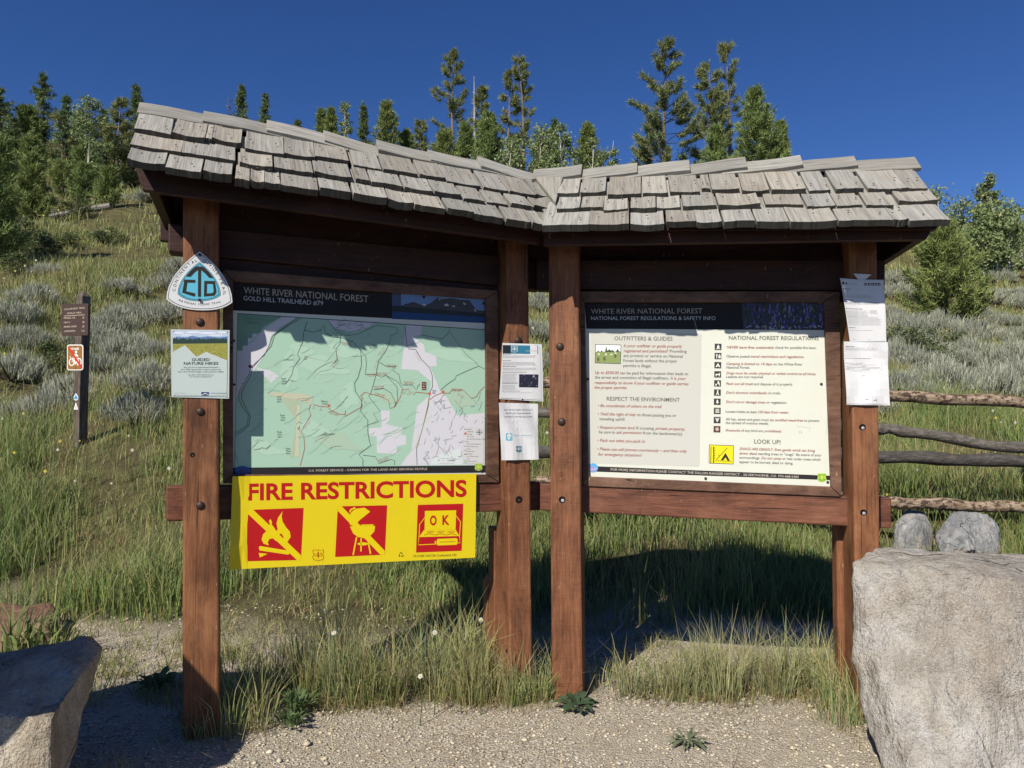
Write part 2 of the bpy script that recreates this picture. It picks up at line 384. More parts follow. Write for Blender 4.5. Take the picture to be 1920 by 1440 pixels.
# ---- roof planes
DR = .0
class Roof:
    """front slope: plane through the eave line (offset DE) and the ridge line (offset DR) of a wing"""
    def __init__(s, w, DE, e0, e1, r0, r1):
        s.w = w; s.DE = DE
        pts = []
        for (p, d) in ((e0, DE), (e1, DE), (r0, DR), (r1, DR)):
            u, z = w.un(np.array([p[0]]), np.array([p[1]]), d); pts.append((u[0], d, z[0]))
        A = np.array([(u, d, 1) for u, d, _ in pts]); s.c = np.linalg.lstsq(A, np.array([z for _, _, z in pts]), rcond=None)[0]
        s.pts = pts
    def z(s, u, d): return s.c[0]*u+s.c[1]*d+s.c[2]
    def un(s, px, py, off=0.0):
        r = ray(px, py); w = s.w; au, ad = r[..., :2]@w.U, r[..., :2]@w.N; bu, bd = -(w.O@w.U), -(w.O@w.N)
        # CAMZ + t*rz = c0*(bu+t*au)+c1*(bd+t*ad)+c2+off
        t = (s.c[0]*bu+s.c[1]*bd+s.c[2]+off-CAMZ)/(r[..., 2]-s.c[0]*au-s.c[1]*ad)
        return bu+t*au, bd+t*ad
LR = Roof(LW, .385, (240, 299), (1017, 419), (262, 203), (1003, 330))
RR = Roof(RW, .41, (1017, 421), (1778, 413), (1003, 330), (1712, 303))
slope_up = {}
for rf in (LR, RR):
    n = np.array([-rf.c[0], -rf.c[1], 1.0]); rf.n = n/np.linalg.norm(n)      # normal in (u, d, z)
def P3(rf, u, d, off): # point above roof plane by off along its normal
    u = np.asarray(u, float); d = np.asarray(d, float); z = rf.z(u, d)
    return rf.w.pt(u+rf.n[0]*off, d+rf.n[1]*off, z+rf.n[2]*off)
LC = [[((242, 256), (251, 321)), ], ]
def pairs(s):
    v = [float(x) for x in s.split()]; return [((v[i], v[i+1]), (v[i+2], v[i+3])) for i in range(0, len(v), 4)]
L1 = pairs('252 242 321 251 323 254 384 259 385.5 257.5 397 259.5 397.5 261 451 271 459 280 531 287.5 532.5 289 589 295 590 296 652 300 661 305 714 319 716 317 780 330 784 326 832 337 834 336 899 352 904 350 949 357 951 356 1001 365 1002 365 1024 366')
L2 = pairs('245 272 340 287 341 284 441 301 449 301 510 317 514 314 586 326 588 325 656 332 665 334 692 341 694 341 752 351 755 351 807 360 810 356 861 370 865 369 906 379 910 377 950 384 955 382 996 389 999 390 1042 391')
L3 = pairs('240 297 310 309 310 315 377 321 381 322 434 330 440 334 467 339 469 340 495 342 496 344 525 346 526 347 595 356 599 355 656 361 660 360 725 377 727 376 772 381 775 382 832 392 836 391 885 400 887 399 941 409 945 407 992 417 994 416 1016 418')
R1 = pairs('1046 363 1085 364 1089 360 1135 362 1140 364 1201 366 1205 364 1251 362 1256 360 1311 359 1315 354 1331 357 1334 356 1385 356 1390 357 1441 359 1445 357 1509 357 1515 357 1555 356 1565 356 1616 354 1625 355 1696 351 1697 353 1735 352')
R2 = pairs('1045 392 1087 392 1089 391 1131 390 1132 391 1177 392 1182 390 1229 391 1231 389 1275 389 1280 388 1342 385 1346 384 1424 386 1434 383 1504 382 1511 386 1564 384 1567 385 1614 384 1622 384 1672 384 1682 379 1754 377')
R3 = pairs('1018 420 1104 424 1105 421 1179 420 1182 421 1245 422 1249 415 1304 415 1305 416 1352 416 1356 415 1414 415 1417 416 1477 415 1479 414 1567 414 1570 414 1671 411 1672 414 1699 412 1702 414 1777 412')
rr = random.Random(3)
def shingles(rf, courses, name, label):
    V = []; Fc = []; C = []; UV = []
    for ci, row in enumerate(courses):
        for (a, b) in row:
            th_ = rr.uniform(.029, .040); lift = .037+rr.uniform(-.003, .008)
            u, d = rf.un(np.array([a[0], b[0]]), np.array([a[1], b[1]]), lift)
            d = np.full(2, d.mean()); d = d+np.array([rr.uniform(-.004, .004), rr.uniform(-.004, .004)])
            Ls = (.30, .36, .34)[ci]*rr.uniform(.95, 1.05)      # length up the slope, in d
            Lr = min(Ls, d.mean()+.02) if ci == 0 else Ls*.75
            cup = rr.uniform(-.004, .010); skew = rr.uniform(-.008, .008); ns = 7; nl = 5; b0 = len(V)
            tint = rr.uniform(.80, 1.12); warm = rr.uniform(-.02, .05); cc = (tint*(1+warm), tint, tint*(1-warm))
            uo, vo = rr.uniform(0, 50), rr.uniform(0, 50); curl = rr.uniform(0, .012)
            jag = [rr.uniform(-.002, .002) for _ in range(ns+1)]
            for lay in (1, 0):
                for j in range(nl+1):
                    fj = j/nl
                    for i in range(ns+1):
                        fi = i/ns; uu = u[0]+(u[1]-u[0])*fi+skew*fj
                        dd = d[0]+(d[1]-d[0])*fi-Lr*fj+(jag[i] if j == 0 else 0)
                        off = lift*(1-fj)+.004*fj+cup*((2*fi-1)**2-.4)*(1-.5*fj)+curl*max(0, .35-fj)**2*6
                        off += 0 if lay else -th_*(1-.6*fj)
                        V.append(P3(rf, uu, dd, off)); C.append(cc if lay else tuple(x*.30 for x in cc)); UV.append((uo+uu, vo+dd*1.3))  # butts and undersides darker: weathered end grain plus shade put into the colour
            k = (ns+1)*(nl+1); g = lambda lay, j, i: b0+(0 if lay else k)+j*(ns+1)+i
            for nf in ((.2, .8) if rr.random() < .75 else (.5,)):
                nu = u[0]+(u[1]-u[0])*(nf+rr.uniform(-.08, .08)); nd = d.mean()-rr.uniform(.03, .09); b1 = len(V)
                for k6 in range(6): V.append(P3(rf, nu+.0045*math.cos(k6*1.047), nd+.0045*math.sin(k6*1.047), lift+.004+cup*.3)); C.append((.22, .19, .17)); UV.append((uo, vo))
                Fc.append(tuple(range(b1, b1+6)))
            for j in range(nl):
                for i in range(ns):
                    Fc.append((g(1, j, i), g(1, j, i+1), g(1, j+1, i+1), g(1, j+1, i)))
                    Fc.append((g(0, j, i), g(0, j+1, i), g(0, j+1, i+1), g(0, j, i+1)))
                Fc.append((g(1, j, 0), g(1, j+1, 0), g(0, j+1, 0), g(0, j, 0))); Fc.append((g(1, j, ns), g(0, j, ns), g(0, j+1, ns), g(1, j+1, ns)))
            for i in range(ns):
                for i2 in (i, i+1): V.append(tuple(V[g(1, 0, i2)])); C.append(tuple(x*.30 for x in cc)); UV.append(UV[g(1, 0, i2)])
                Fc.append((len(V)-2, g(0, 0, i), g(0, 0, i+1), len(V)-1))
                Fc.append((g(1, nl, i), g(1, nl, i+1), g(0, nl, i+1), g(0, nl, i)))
    me = bpy.data.meshes.new(name); me.from_pydata([tuple(v) for v in V], [], Fc)
    at = me.color_attributes.new('Col', 'FLOAT_COLOR', 'POINT')
    at.data.foreach_set('color', np.concatenate([np.array(C), np.ones((len(C), 1))], 1).astype(np.float32).ravel())
    uvl = me.uv_layers.new(name='UVMap'); li = np.empty(len(me.loops), np.int32); me.loops.foreach_get('vertex_index', li)
    uvl.data.foreach_set('uv', np.array(UV)[li].astype(np.float32).ravel())
    o = link(name, me, SHINGM, KIOSK, bevel=.0025); recalc(o); o['label'] = label
    return o
# the mitre of the two wings, in each wing's own u at the ridge / front eave / back eave
def wu(w, px, py, d): return float(w.un(np.array([px]), np.array([py]), d)[0][0])
L_ul, R_ur = wu(LW, 252, 260, .2), wu(RW, 1742, 360, .2)
lre = LW.pt(wu(LW, 1003, 330, DR), DR, 0)[:2]
uLe, uLr = wu(LW, 1017, 419, LR.DE), wu(LW, 1003, 330, DR)
uRe, uRr = wu(RW, 1018, 421, RR.DE), wu(RW, 1003, 330, DR)
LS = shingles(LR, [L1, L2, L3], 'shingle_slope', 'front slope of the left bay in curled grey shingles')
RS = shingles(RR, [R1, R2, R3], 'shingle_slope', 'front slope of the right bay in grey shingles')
def deck(rf, ul, ur_e, ur_r, left):
    w = rf.w; m = MB(); DE = rf.DE
    c = [(ul, DE-.02), (ur_e, DE-.02), (ur_r, DR-.0), (ul, DR-.0)]
    q = np.array([P3(rf, u, d, -.012) for u, d in c]); q2 = np.array([P3(rf, u, d, -.03) for u, d in c]); m.prism(q, q2, (.8, .8, .8))
    ub = ur_r+(ur_r-ur_e)                                   # back slope mirrored about the ridge
    def bk(u, d, off): z = rf.z(u, -d)+off; return w.pt(u, d, z)
    c = [(ul, -.005), (ur_r, -.005), (ub, -DE), (ul, -DE)]
    m.prism(np.array([bk(u, d, .02) for u, d in c]), np.array([bk(u, d, -.02) for u, d in c]), (.8, .8, .8))
    return m
dl = deck(LR, L_ul+.03, uLe, uLr, True); dr_ = deck(RR, R_ur-.03, uRe, uRr, False)
o1 = kpart('roof_deck', dl, DARKM, 0); o2 = kpart('roof_deck', dr_, DARKM, 0)
# valley piece between the bays
vm = MB(); vp = np.array([(1004, 331), (1056, 331), (1046, 366), (1042, 379)], float); u, d = RR.un(vp[:, 0], vp[:, 1], .03)
vm.prism(np.array([P3(RR, a, b, .03) for a, b in zip(u, d)]), np.array([P3(RR, a, b, .008) for a, b in zip(u, d)]), (.95, .93, .9))
vp = np.array([(1002, 331), (1058, 331), (1064, 352), (1060, 392), (1046, 421), (1008, 419), (1020, 396), (1000, 368)], float); u, d = RR.un(vp[:, 0], vp[:, 1], .006)
vm.prism(np.array([P3(RR, a, b, .006) for a, b in zip(u, d)]), np.array([P3(RR, a, b, -.006) for a, b in zip(u, d)]), (.75, .74, .72))
vp = np.array([(998, 358), (1040, 384), (1047, 398), (1034, 420), (1000, 417)], float); u, d = LR.un(vp[:, 0], vp[:, 1], .012)
vm.prism(np.array([P3(LR, a, b, .012) for a, b in zip(u, d)]), np.array([P3(LR, a, b, -.004) for a, b in zip(u, d)]), (.7, .69, .67))
vo_ = link('valley_shingle', vm.mesh('valley_shingle'), SHINGM, KIOSK, .002); recalc(vo_)
vo_.data.uv_layers.new(name='UVMap')
uvd = vo_.data.uv_layers['UVMap'].data
for lp in vo_.data.loops:
    co = vo_.data.vertices[lp.vertex_index].co; uvd[lp.index].uv = (co.x, co.z)
# ridge caps: overlapping pairs of boards, raised at the butt
def ridge(rf, boards, butt, name, parent):
    V = []; Fc = []; C = []; UV = []; w = rf.w
    for (x0, y0, x1, y1) in boards:
        (u0, u1), (z0, z1) = w.un(np.array([x0, x1]), np.array([y0, y1]), .0)
        n = 6; base = len(V); tint = rr.uniform(.78, 1.08); uo = rr.uniform(0, 40); tw = rr.uniform(-.006, .006)
        for i in range(n+1):
            f = i/n; uu = u0+(u1-u0)*f; zz = z0+(z1-z0)*f+.003*math.sin(f*5+uo)
            s1 = .085+tw*f; drop = s1*.92; T = .020
            prof = [(0.004, 0), (s1, -drop), (s1-.014, -drop-.014), (-.0, -T*1.25), (-s1+.014, -drop-.014), (-s1, -drop)]
            for (dd, dz) in prof:
                V.append(w.pt(uu, dd, zz+dz)); C.append((tint,)*3); UV.append((uo+dd, uu*1.0))
        k = 6
        for i in range(n):
            for j in range(k): Fc.append((base+i*k+j, base+i*k+(j+1) % k, base+(i+1)*k+(j+1) % k, base+(i+1)*k+j))
        Fc.append(tuple(base+j for j in range(k))[::-1]); Fc.append(tuple(base+n*k+j for j in range(k)))
    me = bpy.data.meshes.new(name); me.from_pydata([tuple(v) for v in V], [], Fc)
    at = me.color_attributes.new('Col', 'FLOAT_COLOR', 'POINT')
    at.data.foreach_set('color', np.concatenate([np.array(C), np.ones((len(C), 1))], 1).astype(np.float32).ravel())
    uvl = me.uv_layers.new(name='UVMap'); li = np.empty(len(me.loops), np.int32); me.loops.foreach_get('vertex_index', li)
    uvl.data.foreach_set('uv', np.array(UV)[li].astype(np.float32).ravel())
    o = link(name, me, SHINGM, parent, bevel=.002); recalc(o); return o
ridge(LR, [(262, 192, 420, 219), (382, 207, 545, 242), (500, 224, 650, 261), (606, 245, 750, 286), (705, 262, 850, 296), (801, 280, 940, 312), (894, 293, 1002, 326)], 0, 'ridge_cap', LS)
ridge(RR, [(1001, 319, 1092, 308), (1055, 324, 1195, 304), (1150, 318, 1292, 299), (1245, 314, 1397, 295), (1350, 309, 1500, 291), (1455, 308, 1601, 291), (1560, 306, 1715, 293)], 1, 'ridge_cap', RS)
# fascia and gable ends
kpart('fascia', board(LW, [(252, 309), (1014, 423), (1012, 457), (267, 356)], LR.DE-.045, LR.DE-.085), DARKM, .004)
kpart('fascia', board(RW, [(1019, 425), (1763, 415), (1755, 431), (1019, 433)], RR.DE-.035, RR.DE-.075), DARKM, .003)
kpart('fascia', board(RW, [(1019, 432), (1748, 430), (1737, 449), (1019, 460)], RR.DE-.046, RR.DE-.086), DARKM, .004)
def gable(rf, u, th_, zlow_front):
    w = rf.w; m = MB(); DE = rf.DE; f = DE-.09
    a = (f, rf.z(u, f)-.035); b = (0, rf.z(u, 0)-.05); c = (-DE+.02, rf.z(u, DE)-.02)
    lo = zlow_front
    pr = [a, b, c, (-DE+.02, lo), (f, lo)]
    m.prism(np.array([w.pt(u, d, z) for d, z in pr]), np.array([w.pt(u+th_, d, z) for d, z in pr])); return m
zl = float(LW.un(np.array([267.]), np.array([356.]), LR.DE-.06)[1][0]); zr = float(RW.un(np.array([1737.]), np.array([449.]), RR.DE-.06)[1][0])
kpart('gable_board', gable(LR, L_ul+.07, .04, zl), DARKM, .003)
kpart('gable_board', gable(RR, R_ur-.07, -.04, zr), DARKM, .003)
for rf, us in ((LR, np.linspace(L_ul+.35, uLe-.2, 4)), (RR, np.linspace(uRe+.25, R_ur-.35, 4))):
    for u in us:
        m = MB(); w = rf.w; DE = rf.DE
        m.prism(np.array([w.pt(u, d, rf.z(u, abs(d))-.06+dz) for d, dz in ((DE-.1, 0), (.02, 0), (.02, -.09), (DE-.1, -.09))]),
                np.array([w.pt(u+.045, d, rf.z(u, abs(d))-.06+dz) for d, dz in ((DE-.1, 0), (.02, 0), (.02, -.09), (DE-.1, -.09))]))
        kpart('rafter', m, DARKM, .003)
# back eave boards close the roof space
for rf, a, b in ((LR, L_ul+.05, uLr+(uLr-uLe)), (RR, uRr+(uRr-uRe), R_ur-.05)):
    m = MB(); w = rf.w; DE = rf.DE
    P = lambda u, d, z: w.pt(u, d, z)
    za, zb = rf.z(a, DE)-.02, rf.z(b, DE)-.02
    m.prism(np.array([P(a, -DE, za), P(b, -DE, zb), P(b, -DE, zb-.14), P(a, -DE, za-.14)]), np.array([P(a, -DE+.04, za), P(b, -DE+.04, zb), P(b, -DE+.04, zb-.14), P(a, -DE+.04, za-.14)]))
    kpart('rear_fascia', m, DARKM, .003)

# ------------------------------------------------------------------ flat printed things: art is laid on the sheet's own plane
TCACHE = {}
def glyphs(body, shear=0.0, bold=0.0, res=2):
    key = (body, shear, bold, res)
    if key not in TCACHE:
        cu = bpy.data.curves.new('t', 'FONT'); cu.body = body; cu.size = 1; cu.resolution_u = res; cu.shear = shear; cu.offset = bold
        ob = bpy.data.objects.new('t', cu); me = bpy.data.meshes.new_from_object(ob)
        v = np.array([q.co[:2] for q in me.vertices]) if len(me.vertices) else np.zeros((0, 2)); f = [tuple(p.vertices) for p in me.polygons]
        # width with side bearings taken from the letters themselves
        TCACHE[key] = (v, f); bpy.data.objects.remove(ob); bpy.data.curves.remove(cu); bpy.data.meshes.remove(me)
    return TCACHE[key]
CAPH = .682
class Sheet:
    """A thin printed sheet on a wing at offset d; art is given in photograph pixels and carried onto its plane."""
    def __init__(s, w, d, bow=None, plane=None): s.w = w; s.d = d; s.bow = bow; s.layers = {}; s.ox = s.oy = 0; s.k = 1
    def frame(s, ox, oy, k): s.ox, s.oy, s.k = ox, oy, k; return s
    def W3(s, px, layer):
        px = np.asarray(px, float).reshape(-1, 2); u, z = s.w.un(px[:, 0], px[:, 1], s.d)
        d = s.d+layer*.0003+(s.bow(u, z) if s.bow else 0); return s.w.pt(u, d, z)
    def px(s, p): p = np.asarray(p, float).reshape(-1, 2); return np.stack([s.ox+p[:, 0]*s.k, s.oy+p[:, 1]*s.k], 1)
    def acc(s, name): return s.layers.setdefault(name, MB())
    def poly(s, name, p, col, layer=1):
        v = s.W3(s.px(p), layer); s.acc(name).poly(v, col)
    def quad(s, name, p, col, layer=1, nx=10, ny=6):
        p = s.px(p); a, b, c, d = p; g = []
        for j in range(ny+1):
            for i in range(nx+1):
                fi, fj = i/nx, j/ny; g.append((a*(1-fi)+b*fi)*(1-fj)+(d*(1-fi)+c*fi)*fj)
        v = s.W3(g, layer); f = [(j*(nx+1)+i, j*(nx+1)+i+1, (j+1)*(nx+1)+i+1, (j+1)*(nx+1)+i) for j in range(ny) for i in range(nx)]
        s.acc(name).add(v, f, col)
    def line(s, name, p, wd, col, layer=2, closed=False):
        p = s.px(p)
        if closed: p = np.concatenate([p, p[:1]])
        wd = wd*s.k/2; L = []
        for i in range(len(p)):
            t = p[min(i+1, len(p)-1)]-p[max(i-1, 0)]
            if closed and i in (0, len(p)-1): t = p[1]-p[-2]
            t = t/(np.linalg.norm(t)+1e-9); nrm = np.array([-t[1], t[0]]); L += [p[i]+nrm*wd, p[i]-nrm*wd]
        s.acc(name).add(s.W3(L, layer), [(2*i, 2*i+1, 2*i+3, 2*i+2) for i in range(len(p)-1)], col)
    def disc(s, name, c, rx, ry, col, layer=2, n=18):
        s.poly(name, [(c[0]+rx*math.cos(2*math.pi*i/n), c[1]+ry*math.sin(2*math.pi*i/n)) for i in range(n)], col, layer)
    def text(s, name, body, x0, y0, x1, y1, h, col, shear=0, bold=0.0, layer=2, res=2):
        """baseline from (x0,y0) to (x1,y1), capitals h tall"""
        v, f = glyphs(body, shear, bold, res)
        if not len(v): return
        wmin, wmax = v[:, 0].min(), v[:, 0].max(); fx = (v[:, 0]-wmin)/(wmax-wmin); fy = v[:, 1]/CAPH
        P = np.stack([x0+(x1-x0)*fx, y0+(y1-y0)*fx-h*fy], 1)
        s.acc(name).add(s.W3(s.px(P), layer), f, col)
    def path_text(s, name, body, pts, h, col, bold=0.0, layer=2):
        pts = np.array(pts, float); seg = np.linalg.norm(np.diff(pts, axis=0), axis=1); cum = np.concatenate([[0], np.cumsum(seg)])
        adv = [(.35 if ch == ' ' else np.ptp(glyphs(ch, 0, bold)[0][:, 0])+.12) for ch in body]; tot = sum(adv); at = 0
        for ch, a in zip(body, adv):
            mid = (at+a/2)/tot*cum[-1]; at += a
            if ch == ' ': continue
            i = min(np.searchsorted(cum, mid, 'right')-1, len(seg)-1); p = pts[i]+(pts[i+1]-pts[i])*(mid-cum[i])/seg[i]
            e = max(cum[-1]*.04, 1); pa = [np.interp(mid-e, cum, pts[:, k]) for k in (0, 1)]; pb = [np.interp(mid+e, cum, pts[:, k]) for k in (0, 1)]
            t = np.array(pb)-np.array(pa); t /= np.linalg.norm(t); nn = np.array([t[1], -t[0]])
            v, f = glyphs(ch, 0, bold); vv = v.copy(); vv[:, 0] -= (vv[:, 0].min()+vv[:, 0].max())/2; sc = h/CAPH; cw = (a-.12)/max(np.ptp(v[:, 0]), .01)
            P = p+vv[:, :1]*sc*t*min(1, cum[-1]/(tot*sc))+vv[:, 1:2]*sc*nn
            s.acc(name).add(s.W3(s.px(P), layer), f, col)
    def build(s, parent, mats=None):
        for n, m in s.layers.items():
            o = link(n, m.mesh(n), (mats or {}).get(n, INKM), parent)
            # faces look out from the wing
            me = o.data; N = Vector((s.w.N[0], s.w.N[1], 0)); flip = [p.index for p in me.polygons if p.normal.dot(N) < 0]
            if flip:
                bm = bmesh.new(); bm.from_mesh(me); bm.faces.ensure_lookup_table()
                bmesh.ops.reverse_faces(bm, faces=[bm.faces[i] for i in flip]); bm.to_mesh(me); bm.free()
def slab(sh, px, thick, material, parent, name, col=(1, 1, 1), nx=1, ny=1, bevel=0, hole=None):
    """the sheet itself: a thin body under the art; px is a quad (gridded) or any outline"""
    m = MB(); px = np.array(px, float)
    if len(px) == 4 and (nx > 1 or ny > 1):
        a, b, c, d = px; g = np.array([(a*(1-i/nx)+b*i/nx)*(1-j/ny)+(d*(1-i/nx)+c*i/nx)*j/ny for j in range(ny+1) for i in range(nx+1)])
        f = sh.W3(g, 0); n3 = np.array([sh.w.N[0], sh.w.N[1], 0]); bk = f-n3*thick; n = len(f)
        q = lambda j, i: j*(nx+1)+i
        F1 = [(q(j, i), q(j, i+1), q(j+1, i+1), q(j+1, i)) for j in range(ny) for i in range(nx)]
        F2 = [tuple(n+k for k in ff[::-1]) for ff in F1]
        rim = [q(0, i) for i in range(nx)]+[q(j, nx) for j in range(ny)]+[q(ny, i) for i in range(nx, 0, -1)]+[q(j, 0) for j in range(ny, 0, -1)]
        F3 = [(rim[i], n+rim[i], n+rim[(i+1) % len(rim)], rim[(i+1) % len(rim)]) for i in range(len(rim))]
        m.add(np.concatenate([f, bk]), F1+F2+F3, col)
    else:
        f = sh.W3(px, 0); n3 = np.array([sh.w.N[0], sh.w.N[1], 0]); m.prism(f, f-n3*thick, col)
    return recalc(link(name, m.mesh(name), material, parent, bevel))
def dull_plastic(name, c, rough=.35):
    m = flat(name, c, rough, .4); t = NT(m); v = t.coord(); d = t.ramp(t.noise(v, 7, 6, .7, .4), [(.45, (0, 0, 0)), (.75, (1, 1, 1))]); e = t.ramp(t.noise(v, 60, 4, .8), [(.60, (0, 0, 0)), (.74, (1, 1, 1))])
    t.col(t.mix(t.math('ADD', t.math('MULTIPLY', d, .10), t.math('MULTIPLY', e, .10)), c, tuple(x*.55+.02 for x in c))); return m
PANELM = dull_plastic('printed_panel_face', (.62, .63, .545), .32)
PAPERM = dull_plastic('white_paper', (.63, .63, .635), .45)
BLK, WHT = (.02, .02, .022), (.64, .64, .64)
def shield(sh, cx, cy, s, bgc, fgc, layer=4, name='emblem'):
    """a forest shield: notched badge with a conifer between the letters U and S"""
    o = [(-.42, -.5), (-.2, -.42), (0, -.5), (.2, -.42), (.42, -.5), (.5, -.3), (.42, -.1), (.5, .2), (.38, .42), (.15, .44), (0, .54), (-.15, .44), (-.38, .42), (-.5, .2), (-.42, -.1), (-.5, -.3)]
    q = lambda P, k=1.0: [(cx+x*s*k, cy+y*s*k) for x, y in P]
    sh.poly(name, q(o), fgc, layer); sh.poly(name, q(o, .88), bgc, layer+1)
    tr = [(0, -.36), (.07, -.22), (.04, -.22), (.11, -.06), (.06, -.06), (.15, .12), (.03, .12), (.03, .3), (-.03, .3), (-.03, .12), (-.15, .12), (-.06, -.06), (-.11, -.06), (-.04, -.22), (-.07, -.22)]
    sh.poly(name, q(tr), fgc, layer+2)
    sh.text(name, 'U', cx-.36*s, cy+.1*s, cx-.16*s, cy+.1*s, .3*s, fgc, bold=.02, layer=layer+2)
    sh.text(name, 'S', cx+.16*s, cy+.1*s, cx+.36*s, cy+.1*s, .3*s, fgc, bold=.02, layer=layer+2)
def screws(sh, pts, parent, r=2.6, c=None):
    for x, y in pts: dome(sh.w, x, y, sh.d+.003, r, BOLTM, parent, 'screw', .5)

# ---- the map panel of the left bay
mp0 = LW.pt(.62, 0, .95)
MAPT = thing('map_panel', 'large trail map panel with pale green map and dark header in the left bay', 'map panel', tuple(mp0))
S = Sheet(LW, .012)
slab(S, [(437, 527), (911, 560), (913, 890), (437, 891)], .01, PANELM, MAPT, 'panel_board', bevel=.001)
S.frame(0, 0, 1)
HB = (.022, .021, .022)
S.poly('header_band', [(437, 527), (911, 560), (911, 606), (437, 582)], HB, 1)
S.text('header_lettering', 'WHITE RIVER NATIONAL FOREST', 457, 550.5, 690.5, 567, 12.5, (.42, .38, .31), layer=2)
S.text('header_lettering', 'GOLD HILL TRAILHEAD #79', 456.5, 563, 606, 573, 8.5, (.55, .55, .55), layer=2)
# mountain lake picture at the end of the header
S.poly('header_picture', [(752, 549), (911, 560), (911, 585), (752, 573)], (.16, .26, .48), 2)
S.poly('header_picture', [(735, 548), (752, 549), (752, 574), (735, 573)], (.07, .10, .18), 2)
S.poly('header_picture', [(757, 571), (775, 566), (795, 573), (808, 568), (820, 558), (830, 561), (846, 559), (862, 562), (880, 563), (893, 581), (911, 583), (911, 590), (757, 578)], (.07, .075, .085), 3)
S.poly('header_picture', [(735, 573), (911, 588), (911, 595), (735, 584)], (.035, .045, .05), 4)
S.poly('header_picture', [(735, 584), (911, 595), (911, 606), (735, 598)], (.03, .075, .2), 3)
for pl in ([(832, 572), (838, 569), (842, 573), (836, 574)], [(846, 574), (853, 573), (852, 576)], [(790, 571), (796, 574), (800, 571), (794, 570)], [(889, 579), (893, 583), (890, 584)], [(822, 561), (826, 560), (824, 563)], [(868, 567), (874, 570), (870, 572)]):
    S.poly('header_picture', pl, (.5, .53, .6), 5)
# the map, traced in a 3.84x enlargement
S.frame(420, 580, 1/3.84)
GRN, LIL, OLV, DKG = (.36, .54, .415), (.60, .595, .63), (.40, .47, .33), (.19, .33, .235)
S.poly('map_sheet', [(98, 30), (1882, 148), (1878, 1125), (75, 1142)], GRN, 1)
S.poly('map_sheet', [(98, 30), (420, 52), (285, 125), (255, 175), (205, 175), (205, 208), (172, 208), (172, 262), (135, 262), (135, 297), (95, 297)], DKG, 2)
S.poly('map_sheet', [(205, 175), (255, 175), (330, 115), (420, 55), (520, 60), (400, 130), (335, 200), (320, 290), (230, 420), (330, 440), (395, 480), (340, 530), (230, 420), (190, 470), (110, 600), (88, 640), (95, 297), (135, 297), (135, 262), (172, 262), (172, 208), (205, 208)], LIL, 2)
S.poly('map_sheet', [(740, 75), (1090, 100), (1000, 145), (900, 160), (800, 135)], LIL, 2)
S.poly('map_sheet', [(1310, 112), (1425, 120), (1420, 185), (1360, 190), (1440, 255), (1450, 312), (1500, 312), (1530, 340), (1530, 410), (1485, 412), (1530, 520), (1560, 600), (1600, 625), (1680, 765), (1875, 745), (1876, 1120), (1270, 1125), (1350, 1010), (1390, 700), (1480, 620), (1490, 520), (1395, 440), (1275, 430), (1290, 300), (1300, 200)], LIL, 2)
S.poly('map_sheet', [(1130, 728), (1195, 730), (1190, 800), (1165, 825), (1280, 850), (1280, 905), (1310, 910), (1310, 975), (1245, 985), (1245, 1040), (1100, 1035), (1100, 915), (1040, 912), (1045, 855), (1135, 850)], LIL, 2)
S.poly('map_sheet', [(330, 597), (545, 605), (640, 630), (630, 682), (540, 655), (330, 620)], (.50, .50, .36), 3)
S.poly('map_sheet', [(525, 690), (553, 690), (540, 1060), (510, 1065)], (.50, .53, .38), 3)
S.poly('map_sheet', [(430, 600), (560, 640), (555, 690), (525, 690), (510, 1065), (480, 1070), (520, 800), (420, 660)], OLV, 2)
S.poly('map_sheet', [(1520, 1060), (1700, 1000), (1720, 1120), (1480, 1120)], (.62, .68, .66), 3)
for (cx, cy, rx, ry) in ((700, 400, 170, 60), (850, 300, 120, 40), (640, 860, 130, 50), (820, 950, 150, 60), (900, 620, 60, 90), (1640, 330, 150, 40), (1700, 650, 90, 50), (470, 430, 60, 120), (1180, 640, 80, 30), (300, 1000, 120, 40), (560, 300, 80, 50)):
    a0 = random.random()*3; n = 22   # shaded relief patches
    S.poly('map_sheet', [(cx+rx*math.cos(k*6.283/n)*(1+.3*math.sin(3*k*6.283/n+a0)), cy+ry*math.sin(k*6.283/n)*(1+.25*math.sin(4*k*6.283/n+a0))+.25*rx*math.cos(k*6.283/n)) for k in range(n)], (.40, .575, .455) if random.random() < .5 else (.385, .515, .385), 3)
for i in range(90):
    x, y = random.uniform(120, 1330), random.uniform(220, 1080); L = random.uniform(60, 190); sl_ = random.uniform(-.8, -.25)
    S.line('map_sheet', [(x+L*f, y+L*f*sl_+12*math.sin(f*5+i)) for f in np.linspace(0, 1, 6)], random.uniform(3, 9), (.43, .60, .48) if i % 2 else (.315, .48, .36), 3)
RD, TR, YL = (.06, .09, .075), (.42, .16, .09), (.35, .30, .10)
